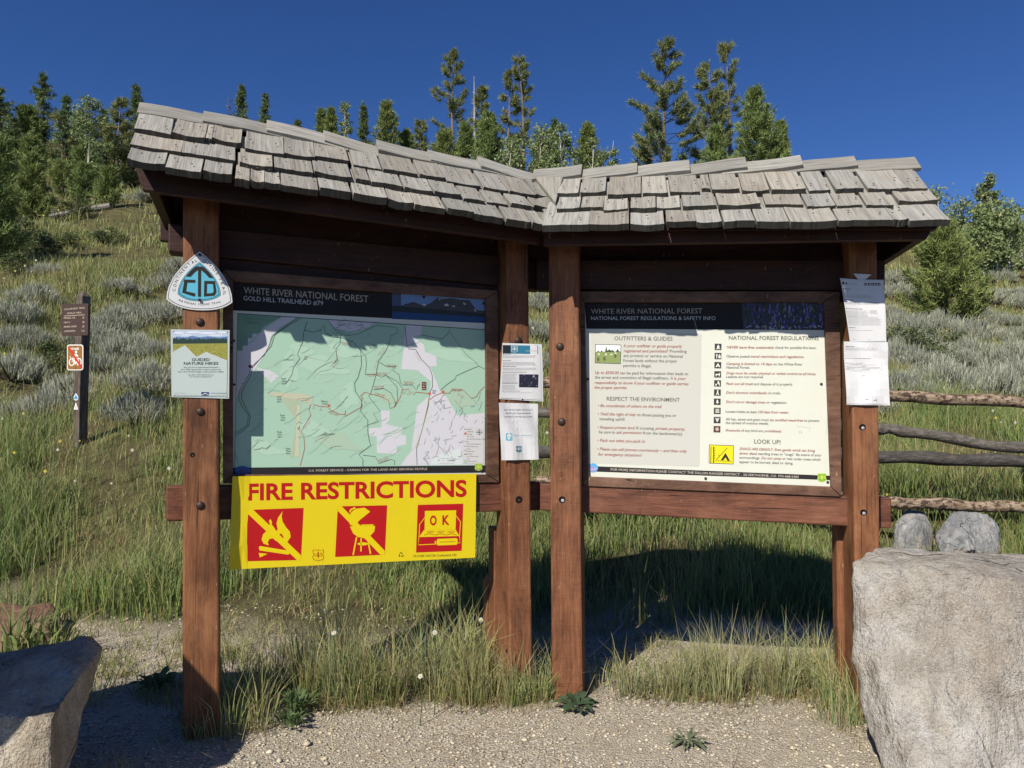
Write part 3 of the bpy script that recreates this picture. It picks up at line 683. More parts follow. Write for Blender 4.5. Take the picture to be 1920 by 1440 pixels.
roads = [
 (5, [(530, 62), (430, 130), (350, 190), (325, 260), (290, 330), (195, 415), (180, 470), (110, 590), (105, 640), (130, 700), (175, 760), (170, 830), (120, 870), (80, 890)]),
 (5, [(550, 66), (450, 125), (365, 185), (340, 265), (205, 420), (190, 480), (130, 590), (125, 640), (150, 695), (190, 770), (180, 835), (130, 880), (80, 910)]),
 (5, [(600, 85), (575, 160), (565, 240), (530, 320), (545, 355), (500, 420), (490, 470), (450, 530)]),
 (5, [(840, 180), (835, 250), (805, 285), (815, 360), (790, 390)]),
 (5, [(580, 150), (640, 165), (690, 150), (690, 160), (720, 110), (730, 170), (790, 200), (850, 205), (930, 235), (985, 300), (990, 400), (965, 490), (940, 530), (945, 590), (985, 650), (995, 690), (980, 730), (1035, 800), (1035, 880), (1045, 940), (1055, 980), (970, 1045), (1000, 1080), (1000, 1130)]),
 (4, [(750, 80), (800, 150), (880, 190), (960, 180), (1100, 115), (1240, 130), (1250, 170), (1200, 190), (1200, 215), (1165, 300), (1110, 375), (1095, 470), (1075, 540), (1055, 610), (1040, 625), (1125, 735), (1075, 750), (1110, 810), (1040, 830)]),
 (4, [(975, 280), (1020, 340), (1025, 400), (1015, 470), (1095, 468), (1130, 490), (1165, 475), (1200, 510), (1245, 560), (1250, 650), (1225, 700)]),
 (4, [(1110, 375), (1165, 410), (1240, 412), (1215, 440), (1260, 470), (1270, 530), (1290, 545), (1355, 545), (1385, 582), (1395, 555), (1410, 540)]),
 (4, [(1075, 580), (1150, 570), (1200, 600), (1230, 660), (1235, 695)]), (4, [(1165, 475), (1250, 520), (1290, 575)]),
 (5, [(1305, 120), (1315, 260), (1330, 285), (1380, 290), (1420, 360), (1480, 420), (1500, 480), (1500, 560), (1480, 600), (1470, 700), (1430, 850), (1385, 1000), (1390, 1120)]),
 (4, [(1560, 580), (1600, 545), (1665, 500), (1670, 480), (1735, 450), (1780, 430), (1835, 408), (1875, 430)]),
 (3, [(1625, 165), (1740, 320), (1830, 400)]), (4, [(1420, 185), (1480, 195), (1570, 215), (1620, 165), (1625, 140)]),
 (4, [(1000, 1050), (1090, 1060), (1115, 1110), (1200, 1080), (1230, 1090), (1225, 1120)]), (3, [(75, 1020), (100, 1100)])]
for wd, p in roads: S.line('map_lines', p, wd*.8, RD, 4)
trails = [[(625, 685), (610, 720), (625, 760), (590, 820), (555, 880), (575, 920), (580, 1000), (548, 1125)], [(640, 685), (700, 700), (740, 700), (770, 725), (830, 755), (870, 755), (875, 730), (870, 770), (985, 705), (995, 640), (980, 625), (1015, 595), (1055, 610), (1110, 620), (1150, 640), (1185, 655), (1195, 715), (1230, 700), (1265, 640), (1285, 575), (1310, 580), (1325, 570), (1345, 610), (1355, 590), (1365, 615), (1380, 595), (1470, 605)], [(1480, 650), (1520, 620), (1575, 600), (1620, 605), (1640, 580), (1720, 580), (1780, 640), (1815, 630), (1840, 590), (1875, 555)]]
for p in trails: S.line('map_lines', p, 4, TR, 5)
S.line('map_lines', [(1480, 600), (1465, 700), (1430, 850), (1385, 1005)], 4, YL, 5)
for i in range(90):
    x = random.uniform(1400, 1860); y = random.uniform(640, 1110)
    if x < 1500-(y-640)*.2 or x > 1700 and y > 840: continue
    an = random.choice([1.25, 1.4, -.9, .2, .9]); L = random.uniform(20, 75)
    S.line('map_lines', [(x, y), (x+L*.5*math.cos(an)+4, y-L*.5*math.sin(an)), (x+L*math.cos(an), y-L*math.sin(an))], random.choice([2, 2.5, 3]), (.2, .21, .24), 4)
for i in range(30):
    x = random.uniform(780, 1080); y = random.uniform(90, 180); an = random.uniform(-.6, .9); L = random.uniform(15, 50)
    S.line('map_lines', [(x, y), (x+L*math.cos(an), y-L*math.sin(an))], 2.5, (.18, .18, .2), 4)
def ml(body, x0, y0, x1, y1, h, c=RD): S.text('map_lettering', body, x0, y0, x1, y1, h, c, layer=6)
ml('Eagles Nest', 145, 72, 280, 78, 20, (.15, .27, .18)); ml('Wilderness', 150, 103, 270, 109, 20, (.15, .27, .18))
for bx, by, t1, t2 in ((415, 505, 'Peak', 'One'), (380, 635, 'Tenmile', 'Peak'), (405, 768, 'Peak', 'Three'), (383, 888, 'Peak', 'Four'), (445, 1008, 'Peak', 'Five')):
    ml(t1, bx, by, bx+32, by, 12); ml(t2, bx+3, by+17, bx+35, by+17, 12); ml('12805 ft', bx, by+34, bx+34, by+34, 10)
ml('Miners', 700, 668, 745, 668, 13); ml('Creek', 705, 686, 745, 686, 13); ml('Gold', 1498, 590, 1525, 592, 11); ml('Hill', 1500, 606, 1520, 608, 11)
ml('Mount', 1065, 263, 1100, 263, 11); ml('Royal', 1050, 280, 1095, 280, 11)
for bx, by, an in ((850, 245, .02), (770, 410, -.9), (1110, 330, -.9), (1080, 430, -1.2), (1030, 470, -.02), (1100, 463, 0), (1170, 402, .1), (1295, 525, .05), (1080, 560, -.05), (1090, 605, .3), (1640, 575, .05), (760, 735, .3), (570, 850, -.95), (1385, 980, -1.4), (1110, 1090, -.3), (1385, 310, 1.0)):
    L = 68; dx, dy = L*math.cos(an), L*math.sin(an)
    for k in (0, 1): ml('Peaks Trail' if k == 0 else 'Trail 9037', bx-k*dy*.2, by+13*k, bx+dx-k*dy*.2, by+dy+13*k, 8.5, (.45, .13, .07))
S.poly('map_marks', [(1424, 523), (1455, 523), (1455, 580), (1424, 580)], (.13, .03, .025), 6)
for k, tt in enumerate(('You', 'Are', 'Here')): S.text('map_marks', tt, 1429, 541+17*k, 1450, 541+17*k, 10, (.75, .7, .65), layer=7)
for x, y in ((754, 692), (1480, 606), (1576, 592)): S.poly('map_marks', [(x-9, y-8), (x+9, y-8), (x+9, y+8), (x-9, y+8)], (.62, .12, .06), 6)
for x, y in ((995, 633), (1017, 668), (1295, 597), (1325, 605), (1690, 610), (1720, 625), (645, 705), (697, 720), (1583, 612)):
    S.line('map_marks', [(x-9, y+8), (x+9, y+8), (x, y-9)], 2.5, (.4, .25, .18), 6, closed=True)
S.disc('map_marks', (190, 411), 14, 12, (.10, .03, .05), 6)
# legend
S.poly('map_legend', [(1722, 850), (1868, 853), (1866, 1112), (1718, 1110)], (.58, .58, .58), 6)
S.line('map_legend', [(1837, 885+0), (1837, 885)], 1, RD, 7)
S.line('map_legend', [(1837+17*math.cos(k*.5236), 885+17*math.sin(k*.5236)) for k in range(13)], 2.5, RD, 7)
S.line('map_legend', [(1837, 862), (1837, 908)], 3, RD, 7); S.line('map_legend', [(1812, 885), (1862, 885)], 3, RD, 7); S.disc('map_legend', (1837, 885), 6, 6, RD, 7)
for k, tt in enumerate(('Map Legend', 'Trailhead', 'Parking', 'Ski Trail', 'Continental Divide Trail', 'Trails', 'Non-motorized trail', 'Motorized trail', 'Roads', 'Paved Road', 'Gravel Road', 'Four Wheel Drive', 'Land', 'Forest Service')):
    S.text('map_legend', tt, 1748 if k % 5 else 1730, 866+17.8*k, (1748 if k % 5 else 1730)+5.2*len(tt), 867+17.8*k, 8, RD, layer=7)
S.poly('map_legend', [(1730, 886), (1744, 886), (1744, 902), (1730, 902)], (.55, .1, .07), 7)
S.poly('map_legend', [(1728, 1086), (1745, 1086), (1745, 1103), (1728, 1103)], (.30, .52, .34), 7)
for k in range(3): S.line('map_legend', [(1728, 985+30*k), (1744, 985+30*k)], 3, RD, 7)
S.line('map_legend', [(1540, 1072), (1665, 1070)], 6, WHT, 6); S.line('map_legend', [(1550, 1106), (1655, 1104)], 6, WHT, 6)
ml('0    1    2 Miles', 1540, 1092, 1665, 1092, 9)
S.line('map_border', [(98, 30), (1882, 148), (1878, 1125), (75, 1142)], 5, (.03, .05, .045), 6, closed=True)
S.poly('map_sheet', [(45, 1142), (1892, 1125), (1892, 1173), (45, 1192)], HB, 7)
S.text('footer_lettering', 'U.S. FOREST SERVICE - CARING FOR THE LAND AND SERVING PEOPLE', 610, 1168, 1462, 1156, 15, (.55, .48, .38), layer=8)
S.disc('emblem', (133, 1160), 58, 32, (.04, .13, .34), 8, 28); S.poly('emblem', [(85, 1172), (115, 1150), (135, 1140), (160, 1152), (182, 1172), (150, 1186), (115, 1186)], (.10, .09, .22), 9)
shield(S, 1832, 1134, 56, (.20, .45, .08), (.62, .60, .08), 9, 'forest_shield')
S.build(MAPT)
screws(S, [(450, 533), (583, 538), (694, 551), (795, 557), (907, 569), (438.5, 639), (439, 721), (903, 883)], MAPT)

# ---- the regulations panel of the right bay (traced in a 3.84x enlargement)
rp0 = RW.pt(.59, 0, .95)
REG = thing('regulations_panel', 'cream regulations panel printed with rules and pictograms in the right bay', 'information panel', tuple(rp0))
S = Sheet(RW, .012).frame(1080, 550, .26042)
slab(S, [(1095.6, 565.6), (1543.5, 565.6), (1558.6, 912.5), (1104.7, 893.7)], .01, PANELM, REG, 'panel_board', bevel=.001)
S.poly('header_band', [(60, 60), (1781, 60), (1800, 265), (75, 255)], HB, 1)
S.text('header_lettering', 'WHITE RIVER NATIONAL FOREST', 108, 148, 910, 144, 36, (.38, .35, .30))
S.text('header_lettering', 'NATIONAL FOREST REGULATIONS & SAFETY INFO', 108, 192, 1005, 192, 26, (.55, .55, .54))
fx = random.Random(11)
S.poly('header_picture', [(1190, 60), (1781, 60), (1800, 265), (1205, 258)], (.05, .055, .07), 2)
for i in range(260):   # lupins against dark leaves
    x = 1215+fx.random()*560; y = 66+fx.random()*180; sz = fx.uniform(4, 15); top = fx.random()
    f0 = (x-1190)/600
    c = fx.choice([(.10, .085, .33), (.16, .13, .42), (.035, .05, .03), (.09, .13, .05), (.06, .05, .17), (.24, .22, .42)])
    if f0 < .25: c = tuple(q*.6 for q in c)
    S.poly('header_picture', [(x, y-sz*1.6), (x+sz*.6, y), (x+sz*.2, y+sz*1.7), (x-sz*.5, y+sz*.4)], c, 3+i % 5*.2)
for i in range(60):
    x = 1230+fx.random()*560; y = 232+fx.random()*24; sz = fx.uniform(3, 8)
    S.poly('header_picture', [(x, y-sz), (x+sz, y), (x, y+sz), (x-sz, y)], fx.choice([(.5, .5, .62), (.3, .4, .2), (.25, .2, .5)]), 5)
S.poly('text_block', [(115, 283), (895, 290), (905, 300), (890, 1240), (880, 1250), (115, 1224), (104, 1210), (104, 295)], (.51, .51, .46), 1)
G, RED_ = (.085, .085, .08), (.27, .045, .03)
HD = (.12, .115, .09)
def P(body, x0, y0, x1, y1, h, c=G, sh=0, b=0.008): S.text('lettering', body, x0, y0, x1, y1, h, c, shear=sh, bold=b, layer=3)
P('OUTFITTERS & GUIDES', 276, 338, 695, 341, 28, HD, b=.012)
it = .28
P('Is your outfitter or guide properly', 343, 387, 765, 392, 21, RED_, it); P('registered and permitted?', 343, 424, 664, 427, 21, RED_, it); P('Providing', 675, 427, 797, 428, 21)
P('any product or service on National', 342, 458, 768, 464, 21); P('Forest lands without the proper', 341, 494, 728, 498, 21); P('permits is illegal.', 340, 530, 543, 533, 21)
P('Up to $500.00', 136, 580, 308, 583, 21, RED_, it); P('can be paid for information that leads to', 316, 583, 808, 590, 21)
P('the arrest and conviction of illegal outfitters.', 135, 614, 668, 621, 21); P('It is your', 680, 621, 793, 624, 21, RED_, it)
P('responsibility to know if your outfitter or guide carries', 134, 652, 811, 662, 21, RED_, it); P('the proper permits.', 133, 687, 369, 690, 21, RED_, it)
P('RESPECT THE ENVIRONMENT', 221, 772, 748, 781, 27, HD, b=.012)
P('\u2022 Be considerate of others on the trail.', 158, 818, 619, 826, 21, RED_, it)
P('\u2022 Yield the right of way', 157, 878, 432, 883, 21, RED_, it); P('to those passing you or', 440, 884, 722, 890, 21); P('traveling uphill.', 168, 914, 355, 917, 21)
P('\u2022 Respect private land.', 156, 974, 425, 979, 21, RED_, it); P('If crossing', 435, 980, 561, 982, 21); P('private property,', 570, 982, 785, 988, 21, RED_, it)
P('be sure to', 166, 1008, 282, 1010, 21); P('ask permission', 290, 1010, 472, 1014, 21, RED_, it); P('from the landowner(s).', 482, 1015, 769, 1023, 21)
P('\u2022 Pack out what you pack in.', 155, 1068, 500, 1076, 21, RED_, it)
P('\u2022 Please use cell phones courteously ~ and then only', 153, 1130, 798, 1147, 21, RED_, it); P('for emergency situations!', 160, 1168, 476, 1176, 21, RED_, it)
P('NATIONAL FOREST REGULATIONS', 1100, 334, 1747, 338, 28, HD, b=.012)
hh = 18
P('NEVER leave fires unattended;', 1085, 397, 1425, 399, hh, RED_, it); P('check for possible fire bans.', 1434, 399, 1730, 401, hh)
P('Observe posted', 1083, 462, 1250, 463, hh); P('travel restrictions and regulations.', 1258, 463, 1642, 466, hh, RED_, it)
P('Camping is limited to 14 days', 1083, 515, 1413, 518, hh, RED_, it); P('on the White River', 1421, 518, 1629, 520, hh); P('National Forest.', 1083, 542, 1252, 543, hh)
P('Dogs must be under physical or verbal control at all times.', 1082, 582, 1728, 589, hh, RED_, it); P('Leashes are not required.', 1081, 609, 1350, 611, hh)
P('Pack out all trash', 1080, 659, 1274, 661, hh, RED_, it); P('and dispose of it properly.', 1281, 661, 1561, 664, hh)
P("Don't shortcut switchbacks", 1080, 723, 1374, 726, hh, RED_, it); P('on trails.', 1382, 726, 1474, 727, hh)
P("Don't cut or damage trees", 1079, 789, 1363, 793, hh, RED_, it); P('or vegetation.', 1371, 793, 1519, 796, hh)
P('Locate toilets at least', 1078, 859, 1302, 863, hh); P('100 feet from water.', 1311, 863, 1532, 866, hh, RED_, it)
P('All hay, straw and grain must', 1078, 914, 1388, 920, hh); P('be certified weed-free', 1397, 920, 1634, 924, hh, RED_, it); P('to prevent', 1642, 924, 1752, 926, hh); P('the spread of noxious weeds.', 1077, 940, 1387, 946, hh)
P('Fireworks', 1076, 995, 1181, 996, hh, RED_, it); P('of any kind are', 1189, 996, 1346, 999, hh); P('prohibited.', 1355, 999, 1478, 1002, hh, RED_, it)
P('LOOK UP!', 1283, 1081, 1473, 1087, 30, HD, b=.012)
P('SNAGS ARE DEADLY. Even gentle winds can bring', 1177, 1127, 1722, 1142, hh, RED_, it); P('down dead,', 1176, 1160, 1304, 1163, hh, RED_, it); P('standing trees or "snags". Be aware of your', 1312, 1163, 1767, 1174, hh)
P('surroundings.', 1176, 1190, 1325, 1194, hh); P('Do not camp', 1334, 1194, 1477, 1198, hh, RED_, it); P('or rest under trees which', 1485, 1198, 1760, 1206, hh); P('appear to be burned, dead or dying.', 1176, 1221, 1563, 1232, hh)
# meadow photograph
S.poly('meadow_picture', [(138, 366), (326, 370), (322, 509), (136, 503)], (.03, .03, .03), 2)
S.poly('meadow_picture', [(142, 370), (322, 374), (321, 420), (141, 424)], (.70, .72, .72), 3)
S.poly('meadow_picture', [(141, 421), (321, 418), (319, 505), (139, 499)], (.22, .28, .10), 3)
for x, w_, h_ in ((160, 10, 10), (218, 9, 42), (240, 22, 20), (262, 16, 16), (300, 14, 22), (185, 8, 12)): S.poly('meadow_picture', [(x-w_, 422), (x, 422-h_), (x+w_, 422)], (.05, .075, .03), 4)
for x, y in ((165, 435), (215, 438), (255, 438), (285, 430)): S.poly('meadow_picture', [(x-10, y+7), (x, y-7), (x+10, y+7)], (.66, .64, .55), 5)
for x, y in ((283, 450), (205, 470), (160, 475)): S.disc('meadow_picture', (x, y), 9, 16, (.10, .12, .05), 5)
# pictograms
IC = (.045, .042, .045); CR = (.74, .74, .66)
ics = [(1024, 385), (1023, 451), (1022, 517), (1021, 583), (1020, 648), (1019, 714), (1018, 780), (1018, 846), (1017, 912), (1016, 978)]
for k, (x, y) in enumerate(ics):
    pk = 'pictogram'+('.%03d' % k if k else '')
    S.poly(pk, [(x-25, y-23), (x+24, y-22), (x+23, y+24), (x-26, y+23)], IC if k < 9 else (.10, .03, .03), 2)
    q = lambda P_: S.poly(pk, [(x+a, y+b) for a, b in P_], CR, 3)
    if k == 0: q([(0, -17), (10, 0), (6, 10), (-7, 10), (-9, 0)]); q([(-16, 12), (16, 12), (16, 16), (-16, 16)])
    if k == 1: q([(-12, -16), (-7, -16), (-7, 17), (-12, 17)]); q([(-18, -8), (-1, -8), (-1, -4), (-18, -4)]); q([(3, -4), (18, -4), (18, 16), (3, 16)]); q([(7, -12), (14, -12), (14, -6), (7, -6)])
    if k == 2: q([(0, -15), (17, 14), (7, 14), (0, 1), (-7, 14), (-17, 14)])
    if k == 3: q([(-17, -3), (10, -3), (12, -12), (18, -8), (14, 2), (12, 15), (7, 15), (7, 5), (-9, 5), (-10, 15), (-15, 15), (-15, 3)])
    if k == 4: q([(2, -16), (8, -16), (14, 4), (16, 17), (11, 17), (8, 4), (0, 6), (-2, -4)]); q([(-17, 4), (-6, 4), (-8, 17), (-15, 17)])
    if k == 5: S.disc(pk, (x+1, y-14), 4.5, 4.5, CR, 3); q([(-4, -9), (5, -9), (5, 3), (12, 17), (6, 17), (0, 6), (-6, 17), (-12, 17), (-4, 2)])
    if k == 6: q([(0, -17), (7, -4), (4, -4), (11, 9), (2, 9), (2, 16), (-2, 16), (-2, 9), (-11, 9), (-4, -4), (-7, -4)])
    if k == 7: [q([(-14, b), (14, b), (14, b+4), (-14, b+4)]) for b in (-14, -6, 2, 10)]
    if k == 8: [S.line(pk, [(x, y+16), (x+a*.5, y), (x+a, y-15)], 3, CR, 3) for a in (-14, -7, 0, 8, 15)]
    if k == 9: [S.line(pk, [(x+15*math.cos(a), y+15*math.sin(a)), (x-15*math.cos(a), y-15*math.sin(a))], 4, (.6, .55, .5), 3) for a in (0, .7, 1.57, 2.3)]
# snag warning picture
S.poly('snag_picture', [(958, 1089), (1136, 1095), (1133, 1231), (956, 1224)], (.03, .03, .02), 2); S.poly('snag_picture', [(962, 1093), (1132, 1099), (1129, 1227), (960, 1220)], (.72, .62, .02), 3)
S.line('snag_picture', [(990, 1104), (992, 1160), (990, 1220)], 7, BLK, 4); S.line('snag_picture', [(972, 1103), (970, 1220)], 5, BLK, 4)
for a in range(5): S.line('snag_picture', [(992, 1118+18*a), (1004, 1110+18*a)], 3, BLK, 4)
S.line('snag_picture', [(1010, 1198), (1090, 1112)], 4, BLK, 4); S.line('snag_picture', [(1035, 1172), (1020, 1160)], 3, BLK, 4)
S.poly('snag_picture', [(1076, 1148), (1108, 1205), (1090, 1205), (1076, 1180), (1060, 1203), (1042, 1202)], BLK, 4); S.line('snag_picture', [(1000, 1205), (1122, 1210)], 3, BLK, 4)
S.poly('footer_band', [(90, 1243), (1834, 1313), (1836, 1345), (95, 1282)], HB, 2)
S.text('footer_lettering', 'FOR MORE INFORMATION PLEASE CONTACT THE DILLON RANGER DISTRICT - SILVERTHORNE, CO. 970-468-5400', 250, 1276, 1603, 1330, 17, (.55, .50, .42), layer=3)
S.disc('emblem', (122, 1256), 37, 33, (.10, .36, .68), 4, 26); S.poly('emblem', [(88, 1262), (112, 1240), (122, 1246), (150, 1268), (140, 1282), (105, 1282)], (.30, .26, .50), 5); S.line('emblem', [(92, 1270), (150, 1262)], 5, (.5, .5, .66), 6)
shield(S, 1770, 1326, 66, (.13, .38, .06), (.62, .62, .06), 4, 'forest_shield')
S.line('scratch', [(1590, 958), (1640, 962), (1685, 970), (1682, 1000)], 3, (.45, .45, .40), 2); S.line('scratch', [(1605, 1010), (1610, 992), (1622, 1000), (1628, 1012)], 4, (.35, .35, .3), 2)
S.line('scratch', [(1806, 900), (1808, 950), (1798, 1010)], 3, (.5, .5, .46), 2)
S.build(REG)
screws(S, [(1103, 573), (1209, 571), (1332, 573), (1433, 571), (1535, 571), (1102, 711), (1540, 720), (1323, 897), (1552, 904)], REG)

# ---- the fire restrictions banner
fb = LW.pt(.6, .06, .5)
FIRE = thing('fire_restrictions_sign', 'yellow fire restrictions sign with red lettering hanging below the map panel', 'sign', tuple(fb))
uS = LW.un(np.array([432., 892.]), np.array([980., 980.]), .05)[0]
def fbow(u, z): f = np.clip((u-uS[0])/(uS[1]-uS[0]), 0, 1); return .010*(1+np.sin(z*23+1))*np.clip(1-f/.065, 0, 1)
S = Sheet(LW, .052, fbow).frame(300, 850, 1/3)
YELM = dull_plastic('yellow_sign_face', (.70, .55, .007), .4)
slab(S, [(436, 893), (893, 888), (891, 1045.5), (430, 1068)], .0025, YELM, FIRE, 'sign_sheet', nx=40, ny=4)
RR_, YY = (.42, .010, .012), (.70, .55, .007)
S.text('lettering', 'FIRE RESTRICTIONS', 496, 262, 1725, 241, 88, RR_, bold=.028, res=5)
for kq, q in enumerate(([(492, 318), (808, 307), (793, 600), (487, 607)], [(1000, 298), (1278, 292), (1265, 570), (985, 583)], [(1450, 290), (1706, 283), (1697, 548), (1440, 558)])): S.quad('red_square'+('.00%d' % kq if kq else ''), q, RR_, 1)
fl = [(690, 325), (664, 362), (655, 395), (662, 425), (655, 438), (640, 415), (628, 400), (630, 385), (622, 370), (612, 378), (618, 400), (605, 430), (580, 455), (571, 485), (583, 508), (612, 518), (606, 500), (615, 482), (636, 478), (650, 492), (668, 490), (672, 475), (664, 460), (682, 450), (695, 470), (690, 488), (715, 500), (735, 470), (730, 440), (708, 415), (690, 385), (684, 355)]
S.poly('campfire_picture', fl, YY, 2); S.poly('campfire_picture', [(556, 528), (562, 521), (725, 548), (732, 558), (722, 570), (560, 546)], YY, 2); S.poly('campfire_picture', [(555, 560), (605, 565), (562, 586)], YY, 2)
S.poly('campfire_picture', [(497, 318), (522, 315), (792, 572), (794, 602), (770, 600), (494, 340)], YY, 3)
lid = [(1098, 312), (1150, 305), (1182, 328), (1120, 378), (1104, 398), (1072, 405), (1058, 380), (1064, 350), (1078, 330)]
S.poly('grill_picture', lid, YY, 2); S.line('grill_picture', [(1068, 332), (1072, 318), (1098, 305)], 9, YY, 2)
S.poly('grill_picture', [(1068, 411), (1210, 408), (1205, 440), (1182, 464), (1150, 478), (1112, 470), (1086, 450)], YY, 2); S.line('grill_picture', [(1130, 405), (1200, 403)], 8, YY, 2)
for a, b in (((1106, 470), (1086, 572)), ((1131, 478), (1130, 552)), ((1166, 470), (1184, 566))): S.line('grill_picture', [a, b], 8, YY, 2)
S.disc('grill_picture', (1140, 509), 30, 9, YY, 2)
S.poly('grill_picture', [(1000, 298), (1022, 298), (1264, 548), (1264, 572), (1240, 571), (999, 322)], YY, 3)
S.poly('stove_picture', [(1490, 324), (1666, 320), (1662, 430), (1488, 432)], YY, 2)
S.text('stove_picture', 'O', 1518, 403, 1556, 402, 50, RR_, bold=.035, layer=3, res=4); S.text('stove_picture', 'K', 1588, 401, 1628, 400, 50, RR_, bold=.035, layer=3, res=4)
S.poly('stove_picture', [(1484, 432), (1662, 428), (1684, 465), (1456, 471)], YY, 2)
for k in range(3):
    S.line('stove_picture', [(1498+k*58, 442), (1520+k*58, 437), (1545+k*58, 441), (1522+k*58, 447)], 3, RR_, 3, closed=True); S.line('stove_picture', [(1486+k*62, 460), (1512+k*62, 452), (1545+k*62, 458)], 3, RR_, 3)
S.line('stove_picture', [(1456, 471), (1453, 515), (1688, 503), (1684, 465)], 4, YY, 2); S.line('stove_picture', [(1490, 360), (1460, 400), (1457, 470)], 4, YY, 2); S.line('stove_picture', [(1666, 352), (1690, 385), (1685, 466)], 4, YY, 2)
S.poly('stove_picture', [(1562, 481), (1668, 477), (1674, 485), (1673, 506), (1668, 514), (1562, 518), (1556, 508), (1556, 490)], YY, 3); S.line('stove_picture', [(1575, 499), (1660, 496)], 3, RR_, 4); S.line('stove_picture', [(1548, 492), (1549, 508)], 6, YY, 3)
shield(S, 890, 573, 66, (.70, .55, .007), (.36, .09, .01), 2)
for a in (0, 2.094, 4.189):
    c, s_ = math.cos(a), math.sin(a); S.line('recycling_mark', [(1356+12*x*c-12*y*s_, 571+12*x*s_+12*y*c) for x, y in ((-.5, .9), (-1.0, .5), (-.55, -.3))], 5, BLK, 2)
S.text('imprint', 'P51103B UNICOR Cumberland, MD', 1427, 584, 1668, 577, 12, (.05, .035, .01), layer=2)
S.build(FIRE)

# ---- the rounded triangular trail sign
cdb = LW.pt(.0, .15, 1.6)
CDT = thing('trail_emblem_sign', 'white rounded triangular trail sign with blue emblem on the left post', 'sign', tuple(cdb))
S = Sheet(LW, PD+.006).frame(300, 450, .20833)
def bez(p0, p1, p2, p3, n=9): return [tuple((1-t)**3*np.array(p0)+3*t*(1-t)**2*np.array(p1)+3*t*t*(1-t)*np.array(p2)+t**3*np.array(p3)) for t in np.linspace(0, 1, n, endpoint=False)]
def tri(ap, rt, lf, bt, k=1.0, c=(356, 395), f=.0):
    o = bez(ap, (ap[0]+.36*(rt[0]-ap[0]), ap[1]+.16*(rt[1]-ap[1])), (rt[0]-2, ap[1]+.55*(rt[1]-ap[1])), rt)+bez(rt, (rt[0]-.2*(rt[0]-bt[0]), rt[1]+.6*(bt[1]-rt[1])), (bt[0]+.5*(rt[0]-bt[0]), bt[1]), bt)+bez(bt, (bt[0]-.5*(bt[0]-lf[0]), bt[1]), (lf[0]+.2*(bt[0]-lf[0]), lf[1]+.6*(bt[1]-lf[1])), lf)+bez(lf, (lf[0]+2, ap[1]+.55*(lf[1]-ap[1])), (ap[0]-.36*(ap[0]-lf[0]), ap[1]+.16*(lf[1]-ap[1])), ap)
    return [(c[0]+(x-c[0])*k, c[1]+(y-c[1])*k) for x, y in o]
out = ((356, 104), (652, 560), (57, 532), (392, 633))
m = slab(S, S.px(tri(*out)), .005, dull_plastic('white_sign_enamel', (.64, .65, .66), .3), CDT, 'sign_plate')
S.poly('border_line', tri(*out, k=.955, c=(356, 390)), BLK, 1); S.poly('border_line', tri(*out, k=.935, c=(356, 390)), (.64, .65, .66), 2)
inn = ((355, 198), (548, 498), (158, 486), (350, 552)); BL = (.11, .44, .58)
for k, c in ((1.0, BLK), (.975, BL), (.93, BLK), (.90, BL)): S.poly('emblem', tri(*inn, k=k, c=(353, 390)), c, 2+(1-k)*10+.4)
EM = 5
S.poly('emblem', [(343, 240), (371, 240), (370, 512), (341, 511)], (.03, .026, .022), EM)
S.poly('emblem', [(356, 229), (395, 248), (440, 290), (480, 345), (440, 340), (410, 305), (371, 272), (371, 240)], (.03, .026, .022), EM+.3)
S.poly('emblem', [(356, 229), (343, 240), (343, 270), (310, 295), (275, 333), (234, 328), (270, 285), (315, 245)], (.03, .026, .022), EM+.3)
S.poly('emblem', [(216, 356), (320, 359), (318, 386), (248, 384), (247, 384), (214, 384)], (.03, .026, .022), EM); S.poly('emblem', [(216, 384), (247, 384), (236, 462), (199, 474)], (.03, .026, .022), EM); S.poly('emblem', [(199, 474), (236, 462), (318, 480), (318, 508), (300, 508)], (.03, .026, .022), EM)
S.poly('emblem', [(398, 368), (495, 370), (476, 397), (424, 395)], (.03, .026, .022), EM); S.poly('emblem', [(495, 370), (509, 470), (483, 464), (476, 397)], (.03, .026, .022), EM); S.poly('emblem', [(509, 470), (490, 502), (470, 478), (483, 464)], (.03, .026, .022), EM); S.poly('emblem', [(490, 502), (395, 510), (422, 482), (470, 478)], (.03, .026, .022), EM); S.poly('emblem', [(395, 510), (398, 368), (424, 395), (422, 482)], (.03, .026, .022), EM)
S.path_text('lettering', 'CONTINENTAL', bez((138, 470), (142, 380), (200, 250), (342, 190), 20)+[(342, 190)], 27, BLK, layer=4)
S.path_text('lettering', 'DIVIDE TRAIL', bez((378, 194), (480, 240), (555, 370), (572, 502), 20)+[(572, 502)], 27, BLK, layer=4)
S.path_text('lettering', 'NATIONAL SCENIC TRAIL', bez((163, 545), (260, 595), (440, 602), (552, 562), 20)+[(552, 562)], 19, BLK, layer=4)
S.build(CDT)
for x, y in ((375, 478), (374, 562)): dome(LW, x, y, PD+.0135, 3.2, BOLTM, CDT, 'screw', .5)

